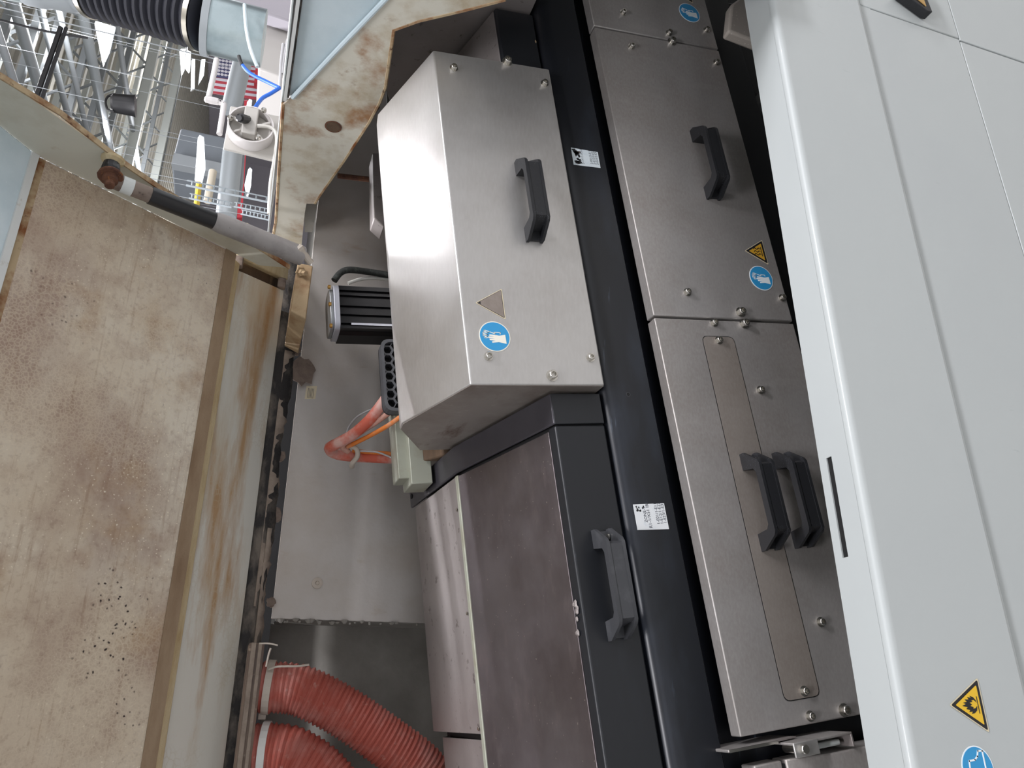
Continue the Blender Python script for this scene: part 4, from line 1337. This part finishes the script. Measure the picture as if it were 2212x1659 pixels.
u0, u1 = P(60, -62, D + .15), P(200, -34, D + .1)
MB().tube([u0, u0.lerp(u1, .3), u0.lerp(u1, .34), u0.lerp(u1, .72), u0.lerp(u1, .76), u1], [.118, .118, .112, .112, .105, .105], 36).build('upper_reducer', M['duct_grey'], dt, smooth=True)
v0, v1 = P(-60, -72, D + .2), P(64, -50, D + .15)
MB().tube([v0, v1], .093, 32).build('galvanised_riser', M['galv'], dt, smooth=True)
hs = thing('air_hose', 'clear and blue air hose dangling in front of the galvanised collar', 'hose', P(560, 150, 2.1))
MB().tube(spline([P(528, 10, 2.2), P(532, 60, 2.2), P(541, 105, 2.2), P(556, 145, 2.2)], 8), .0065, 8).build('clear_tube', M['glass_old'], hs, smooth=True)
MB().tube(spline([P(516, 122, 2.15), P(521, 136, 2.15), P(540, 158, 2.15), P(575, 176, 2.12), P(604, 190, 2.1)], 8), .0060, 8).build('blue_tube', M['blue_tube'], hs, smooth=True)
MB().tube(spline([P(604, 190, 2.1), P(585, 202, 2.1), P(566, 213, 2.1), P(550, 234, 2.08)], 8), .0064, 8).build('blue_tube', M['blue_tube'], hs, smooth=True)
MB().tube(spline([P(516, 121, 2.15), P(519, 132, 2.15), P(523, 140, 2.15)], 8), .0066, 8).build('black_end', M['plastic'], hs, smooth=True)
MB().tube(spline([P(612, 95, 2.2), P(607, 140, 2.2), P(605, 190, 2.2)], 8), .0055, 8).build('grey_tube', M['grey_cable'], hs, smooth=True)
MB().tube(spline([P(622, 85, 2.2), P(616, 110, 2.2), P(610, 160, 2.2)], 8), .0055, 8).build('grey_tube', M['grey_cable'], hs, smooth=True)

# fan housing on a square plate, with its pipe
fn = thing('fan_housing', 'pale square plate with a round ribbed fan housing and hanging cable', 'fan housing', P(600, 300, 2.05))
FY = 2.05
cr = [P(a, b, FY) for a, b in ((498, 228), (618, 254), (608, 350), (482, 319))]
MB().slab(cr, (0, .012, 0)).build('square_plate', M['fan'], fn, bevel=.003)
fc = P(541, 288, FY)
fr_ = (P(545, 286, FY) - P(545, 248, FY)).length
mb = MB()
N_ = 40
vs_, fs = [], []
for k in range(N_):
    a = 2 * math.pi * k / N_
    for rr_, yy in ((1.0, 0), (1.0, -.045), (.94, -.045), (.94, -.012)):
        vs_.append(fc + Vector((fr_ * rr_ * math.cos(a), yy, fr_ * rr_ * math.sin(a))))
for k in range(N_):
    k2 = (k + 1) % N_
    for j in range(3):
        fs.append((k * 4 + j, k2 * 4 + j, k2 * 4 + j + 1, k * 4 + j + 1))
mb.add(vs_, fs)
mb.build('drum_wall', M['pvc'], fn, smooth=True)
MB().lathe(fc + Vector((0, -.004, 0)), (0, -1, 0), [(fr_ * .92, 0), (fr_ * .92, .01), (fr_ * .85, .012)], 32).build('drum_floor', M['fan'], fn)
for a in (.35, 1.2, 2.2, 3.9, 5.2):
    e_ = fc + Vector((math.cos(a) * fr_ * .9, -.03, math.sin(a) * fr_ * .9))
    MB().tube([fc + Vector((0, -.03, 0)), e_], .006, 6).build('rib', M['fan'], fn)
hb = P(541, 262, FY - .05)
MB().box(Lc, hb.x - .045, hb.x + .055, hb.y, hb.y + .03, hb.z - .020, hb.z + .022).build('grip_bar', M['fan'], fn, bevel=.004)
MB().lathe(fc + Vector((.0, -.06, .02)), (-.5, -.6, .3), [(.012, -.03), (.014, 0), (.013, .03), (.008, .034)], 10).build('black_plug', M['pendant'], fn)
for a, b in ((497, 256), (570, 240), (558, 298)):
    q = P(a, b, FY - .06)
    MB().lathe(q, (0, -1, 0), [(.008, 0), (.008, .008), (.004, .012)], 10).build('thumb_screw', M['bolt'], fn)
MB().tube(spline([P(556, 272, FY - .05), P(580, 274, FY - .05), P(594, 284, FY - .05), P(598, 305, FY - .05), P(592, 350, FY), P(584, 400, FY), P(581, 462, FY)], 8), .0055, 8).build('hanging_cable', M['white_cable'], fn, smooth=True)
pv = thing('pvc_pipe', 'white plastic pipe with elbow beside the fan housing', 'pipe', P(480, 290, 2.3))
MB().tube(spline([P(468, 128, 2.3), P(462, 160, 2.3), P(452, 205, 2.3), P(450, 212, 2.3)], 6) + [P(456, 218, 2.3), P(478, 222, 2.3)], .0095, 10).build('upper_run', M['pvc'], pv, smooth=True)
MB().tube(spline([P(474, 221, 2.3), P(482, 224, 2.3), P(483, 232, 2.3), P(474, 290, 2.3)], 6), .0095, 10).build('lower_run', M['pvc'], pv, smooth=True)
MB().lathe(P(458, 217, 2.3), (0, 0, 1), [(.012, -.02), (.013, 0), (.012, .02), (.006, .025)], 10).build('valve', M['pvc'], pv)
MB().tube([P(468, 128, 2.3), Vector((P(468, 128, 2.3).x, P(468, 128, 2.3).y, 6.85))], .0022, 5).build('hanger_rod', M['joist'], pv)

# grey cabinet beyond the duct
cb2 = thing('grey_cabinet', 'plain pale grey cabinet face beyond the galvanised collar', 'cabinet', P(640, 60, 3.2))
MB().slab([P(a, b, 3.2) for a, b in ((566, -60), (566, 26), (558, 148), (640, 175), (660, -60))], (0, .5, 0)).build('face', M['wall_end'], cb2, bevel=.01)
MB().slab([P(a, b, 3.1) for a, b in ((470, -60), (470, 0), (568, 26), (648, 52), (660, -60))], (0, .08, 0)).build('upper_face', M['wall_far'], cb2, bevel=.01)

# flag hung upright on the far side
fg = thing('hanging_flag', 'red, white and blue striped flag hung upright in the far hall', 'flag', P(608, 170, 11.0))
fa, fb_, fcx, fd_ = P(462, 126, 11), P(610, 150, 11), P(606, 222, 11), P(456, 202, 11)
for k in range(13):
    t0_, t1_ = k / 13, (k + 1) / 13
    MB().slab([fa.lerp(fd_, t0_), fb_.lerp(fcx, t0_), fb_.lerp(fcx, t1_), fa.lerp(fd_, t1_)], (0, .01, 0)).build('stripe', M['flag_red'] if k % 2 == 0 else M['flag_white'], fg)
MB().slab([fa + Vector((0, -.02, 0)), fa.lerp(fb_, .32) + Vector((0, -.02, 0)), fb_.lerp(fcx, 0).lerp(fa, .68).lerp(fd_.lerp(fcx, .32), 7 / 13) + Vector((0, -.02, 0)), fa.lerp(fd_, 7 / 13) + Vector((0, -.02, 0))], (0, .01, 0)).build('canton', M['flag_blue'], fg)
o_ = fa
mb = MB()
for i in range(6):
    for j in range(5):
        q = fa + (fa.lerp(fb_, .32) - fa) * ((i + .6) / 6.2) + (fa.lerp(fd_, 7 / 13) - fa) * ((j + .6) / 5.4) + Vector((0, -.025, 0))
        mb.slab([q + Vector((math.cos(a) * .03, 0, math.sin(a) * .03)) for a in (0.3, 1.6, 2.8, 4.1, 5.3)], (0, -.004, 0))
mb.build('stars', M['flag_white'], fg)
for q in (fa, fd_):
    MB().tube([q, Vector((q.x, q.y, 6.85))], .003, 5).build('hanging_cord', M['joist'], fg)


# horizontal ducts, beams and panels in the far hall
def hang(p, parent=None, top=None):
    """thin steel hanger from a point up to the roof deck"""
    return MB().tube([p, Vector((p.x, p.y, 6.85 if top is None else top))], .0022, 5).build('hanger_rod', M['joist'], parent)


def far(name, label, cat, mt, a, b, r, y, part='tube', n=14):
    A_, B_ = P(*a, y), P(*b, y)
    o = tag(MB().tube([A_, B_], r, n).build(name, mt, None, smooth=True), label, cat)
    hang(A_, o)
    hang(B_, o)
    return o


far('overhead_duct', 'pale round duct crossing in front of the flag', 'duct', M['duct_grey'], (527, 120), (498, 240), .091, 6.45)
far('overhead_duct', 'grey round duct below the blue-grey steel box', 'duct', M['duct_grey'], (503, 325), (488, 470), .091, 6.45)
rbm = tag(MB().slab([P(a, b, 9) for a, b in ((528, 215), (538, 216), (523, 470), (512, 470))], (0, .3, 0)).build('red_beam', M['red_paint']), 'red painted beam low in the far hall', 'beam')
rbm2 = tag(MB().slab([P(a, b, 8.6) for a, b in ((553, 138), (562, 139), (558, 178), (549, 178))], (0, .1, 0)).build('red_post', M['red_paint']), 'short red post beside the flag', 'post')
hang(P(557, 160, 8.65), rbm2)
bxg = tag(MB().slab([P(a, b, 7) for a, b in ((390, 276), (486, 296), (530, 318), (522, 372), (492, 366), (476, 372), (370, 352))], (0, .6, 0)).build('steel_box', M['box_grey'], bevel=.02), 'blue-grey steel box hanging above the far aisle', 'steel box')
MB().slab([P(a, b, 6.9) for a, b in ((376, 330), (478, 352), (475, 374), (370, 353))], (0, .1, 0)).build('flange', M['joist'], bxg)
hang(P(390, 300, 7.2), bxg)
hang(P(392, 340, 7.2), bxg)
for k, (a, b, w_, lb_) in enumerate((((402, 400), (586, 438), .016, 'upper zinc ladder rail crossing the far aisle'), ((408, 428), (500, 448), .014, 'middle zinc ladder rail in front of the grey duct'), ((505, 446), (586, 462), .014, 'lower zinc ladder rail near the end plate'), ((520, 462), (584, 476), .014, 'lowest zinc ladder rail near the strut'))):
    A_, B_ = P(*a, 4.2 + .25 * k), P(*b, 4.2 + .25 * k)
    t_ = thing('ladder_rail', lb_, 'rail', B_)
    MB().tube([A_, B_], w_ / 2, 4).build('channel', M['strutpost'], t_)
    hang(A_, t_)
    MB().tube([A_ + Vector((.035, 0, 0)), B_ + Vector((.035, 0, 0))], w_ / 3, 4).build('channel', M['strutpost'], t_)
    for j in range(8):
        c_ = A_.lerp(B_, (j + .5) / 8)
        MB().tube([c_, c_ + Vector((.035, 0, 0))], w_ / 3.2, 4).build('rung', M['strutpost'], t_)
far('yellow_pipe', 'thin yellow pipe rising behind the ladder rails', 'pipe', M['yellow_paint'], (430, 395), (424, 450), .02, 5.0, n=8)
far('cream_pipe', 'cream pipe beside the bright strip lamp', 'pipe', M['duct_cream'], (460, 370), (448, 436), .035, 6.2)


# lamps: long fixtures seen from below
def lamp(label, pix, y):
    q = [P(a, b, y) for a, b in pix]
    t_ = thing('strip_lamp', label, 'lamp', min(q, key=lambda v: v.z), 'lit strip lamps in the far hall')
    MB().slab(q, (0, .02, 0)).build('diffuser', M['lamp'], t_)
    cen = sum(q, Vector()) / len(q)
    MB().slab([cen + (v - cen) * 1.12 + Vector((0, .022, 0)) for v in q], (0, .05, .02)).build('housing', M['lamp_case'], t_)
    hang(max(q, key=lambda v: v.z) + Vector((0, .04, 0)), t_)


lamp('large lit strip lamp touching the corrugated black hose', ((209, 46), (248, 58), (236, 108), (226, 130)), 7.5)
lamp('long lit strip lamp in front of the blue-grey box', ((432, 294), (440, 298), (443, 360), (434, 398), (426, 376)), 6.5)
lamp('lit strip lamp against the red beam', ((540, 362), (544, 366), (542, 398), (537, 418), (533, 392)), 8.0)
lamp('upper of two small lit lamps below the ladder rails', ((503, 428), (511, 428), (510, 444), (501, 446)), 8.5)
lamp('lower of two small lit lamps below the ladder rails', ((501, 449), (511, 448), (508, 470), (501, 468)), 8.5)
lamp('thin lit lamp under the hose clamp', ((391, 106), (400, 106), (398, 148), (395, 154)), 9)
lamp('lit lamp left of the galvanised collar', ((404, 108), (412, 112), (410, 150), (402, 140)), 10.5)
lamp('tall lit lamp along the galvanised collar', ((436, 128), (443, 128), (440, 160), (431, 176)), 12)
lamp('faint lit lamp below the collar lamps', ((416, 128), (421, 128), (420, 186), (415, 188)), 10)
lamp('small lit lamp beside the fan housing top', ((538, 214), (544, 216), (542, 232), (536, 230)), 8)

# black pendant speaker under the roof
pd = thing('pendant_speaker', 'black pendant speaker hanging from the roof joists', 'speaker', P(294, 226, 5.0))
a_, b_ = P(240, 222, 5.0), P(293, 229, 5.0)
MB().tube([a_, a_.lerp(b_, .1), a_.lerp(b_, .5), a_.lerp(b_, .85), b_], [.050, .066, .071, .074, .080], 20).build('body', M['pendant'], pd, smooth=True)
MB().tube(spline([P(250, 203, 5.0), P(234, 208, 5.0), P(228, 220, 5.0), P(233, 236, 5.0), P(246, 241, 5.0)], 8), .008, 8).build('loop', M['pendant'], pd, smooth=True)
hang(P(229, 220, 5.0), pd)

# roof joists along the machine and pipes across the hall
JZ = 3.7


def joist_meshes(x0, x1, hgt, r):
    top = MB().box(Lc, x0, x1, -.05, .05, hgt - r, hgt + r)
    bot = MB().box(Lc, x0, x1, -.045, .045, -r, r)
    web = []
    x = x0
    k = 0
    while x < x1 - .6:
        a, b = (x, 0), (x + .6, hgt)
        if k % 2:
            a, b = (x, hgt), (x + .6, 0)
        web.append(MB().tube([(a[0], 0, a[1]), (b[0], 0, b[1])], r * .55, 5))
        x += .6
        k += 1
    return [mesh_of(top, 'top_chord', M['joist_light']), mesh_of(bot, 'bottom_chord', M['joist'])], [mesh_of(w_, 'web_bar', M['joist']) for w_ in web]


JM, JW = joist_meshes(-2, 24, .62, .05)
jl = ['nearest roof joist, above the corrugated hose', 'second roof joist from the corrugated hose', 'third roof joist from the corrugated hose', 'fourth roof joist, just above the pendant speaker',
      'fifth roof joist, behind the pendant speaker', 'sixth roof joist from the corrugated hose', 'seventh roof joist, far down the hall', 'eighth roof joist, near the far lamps', 'farthest roof joist in view']
for k, (a, b) in enumerate(((-10, 120), (45, 160), (112, 100), (165, 180), (215, 180), (262, 180), (305, 200), (345, 200), (385, 180))):
    q = hp(a, b, 2, JZ)
    t_ = thing('roof_joist', 'open-web steel ' + jl[k], 'joist', H(q.x, q.y, JZ), 'roof joists')
    for me in JM + JW:
        o = bpy.data.objects.new(me.name, me)
        COL.objects.link(o)
        put(o, Vector((EYE.x, EYE.y + q.y, EYE.z + JZ)), t_)
pl_ = ['grey roof pipe nearest the lid edge', 'thick grey roof pipe beside the black conduit', 'grey roof pipe left of the large lamp', 'thick grey roof pipe carrying the large lamp', 'grey roof pipe right of the large lamp', 'grey roof pipe above the pendant speaker']
for k, (a, b, r, mt) in enumerate(((2, 90, .05, 'joist'), (46, 60, .075, 'duct_grey'), (98, 60, .05, 'joist'), (185, 60, .09, 'duct_grey'), (150, 120, .045, 'joist'), (262, 120, .06, 'joist'))):
    q = hp(a, b, 2, JZ - .15)
    tag(MB().tube([H(q.x, 2.5, JZ - .15), H(q.x, 40, JZ - .15)], r, 10).build('roof_pipe', M[mt], None, smooth=True), pl_[k], 'pipe', 'roof pipes')
cd_ = ['black conduit pair crossing the roof joists', 'second black conduit beside the first', 'thin black wire sagging across the joists']
for k, (a, b, r) in enumerate((((131, 60), (80, 205), .022), ((143, 60), (91, 212), .016), ((0, 43), (190, 82), .010))):
    tag(MB().tube(spline([P(*a, 6.0), P((a[0] + b[0]) / 2, (a[1] + b[1]) / 2 + (4 if k == 2 else 0), 6.0), P(*b, 6.0)], 6), r, 8).build('conduit', M['pipe_dark'], None, smooth=True), cd_[k], 'conduit')
mb = MB()
for k in range(90):
    mb.box(Lc, -13.5, 33.5, 2 + k * .48, 2.14 + k * .48, 6.77, 6.85)
rb_ = mb.build('deck_ribs', M['deck_rib'], bpy.data.objects['ceiling'])
rb_['kind'] = 'stuff'
# big pale beams along the hall
for k, (a, b, lb_) in enumerate(((352, 160, 'broad pale roof beam left of the lamp cluster'), (398, 200, 'broad pale roof beam beside the lamp cluster'))):
    q = hp(a, b, 2, JZ - .5)
    tag(MB().box(H, -3, 30, q.y - .06, q.y + .06, JZ - .3, JZ - .1).build('roof_beam', M['joist_light'], bevel=.01), lb_, 'beam')
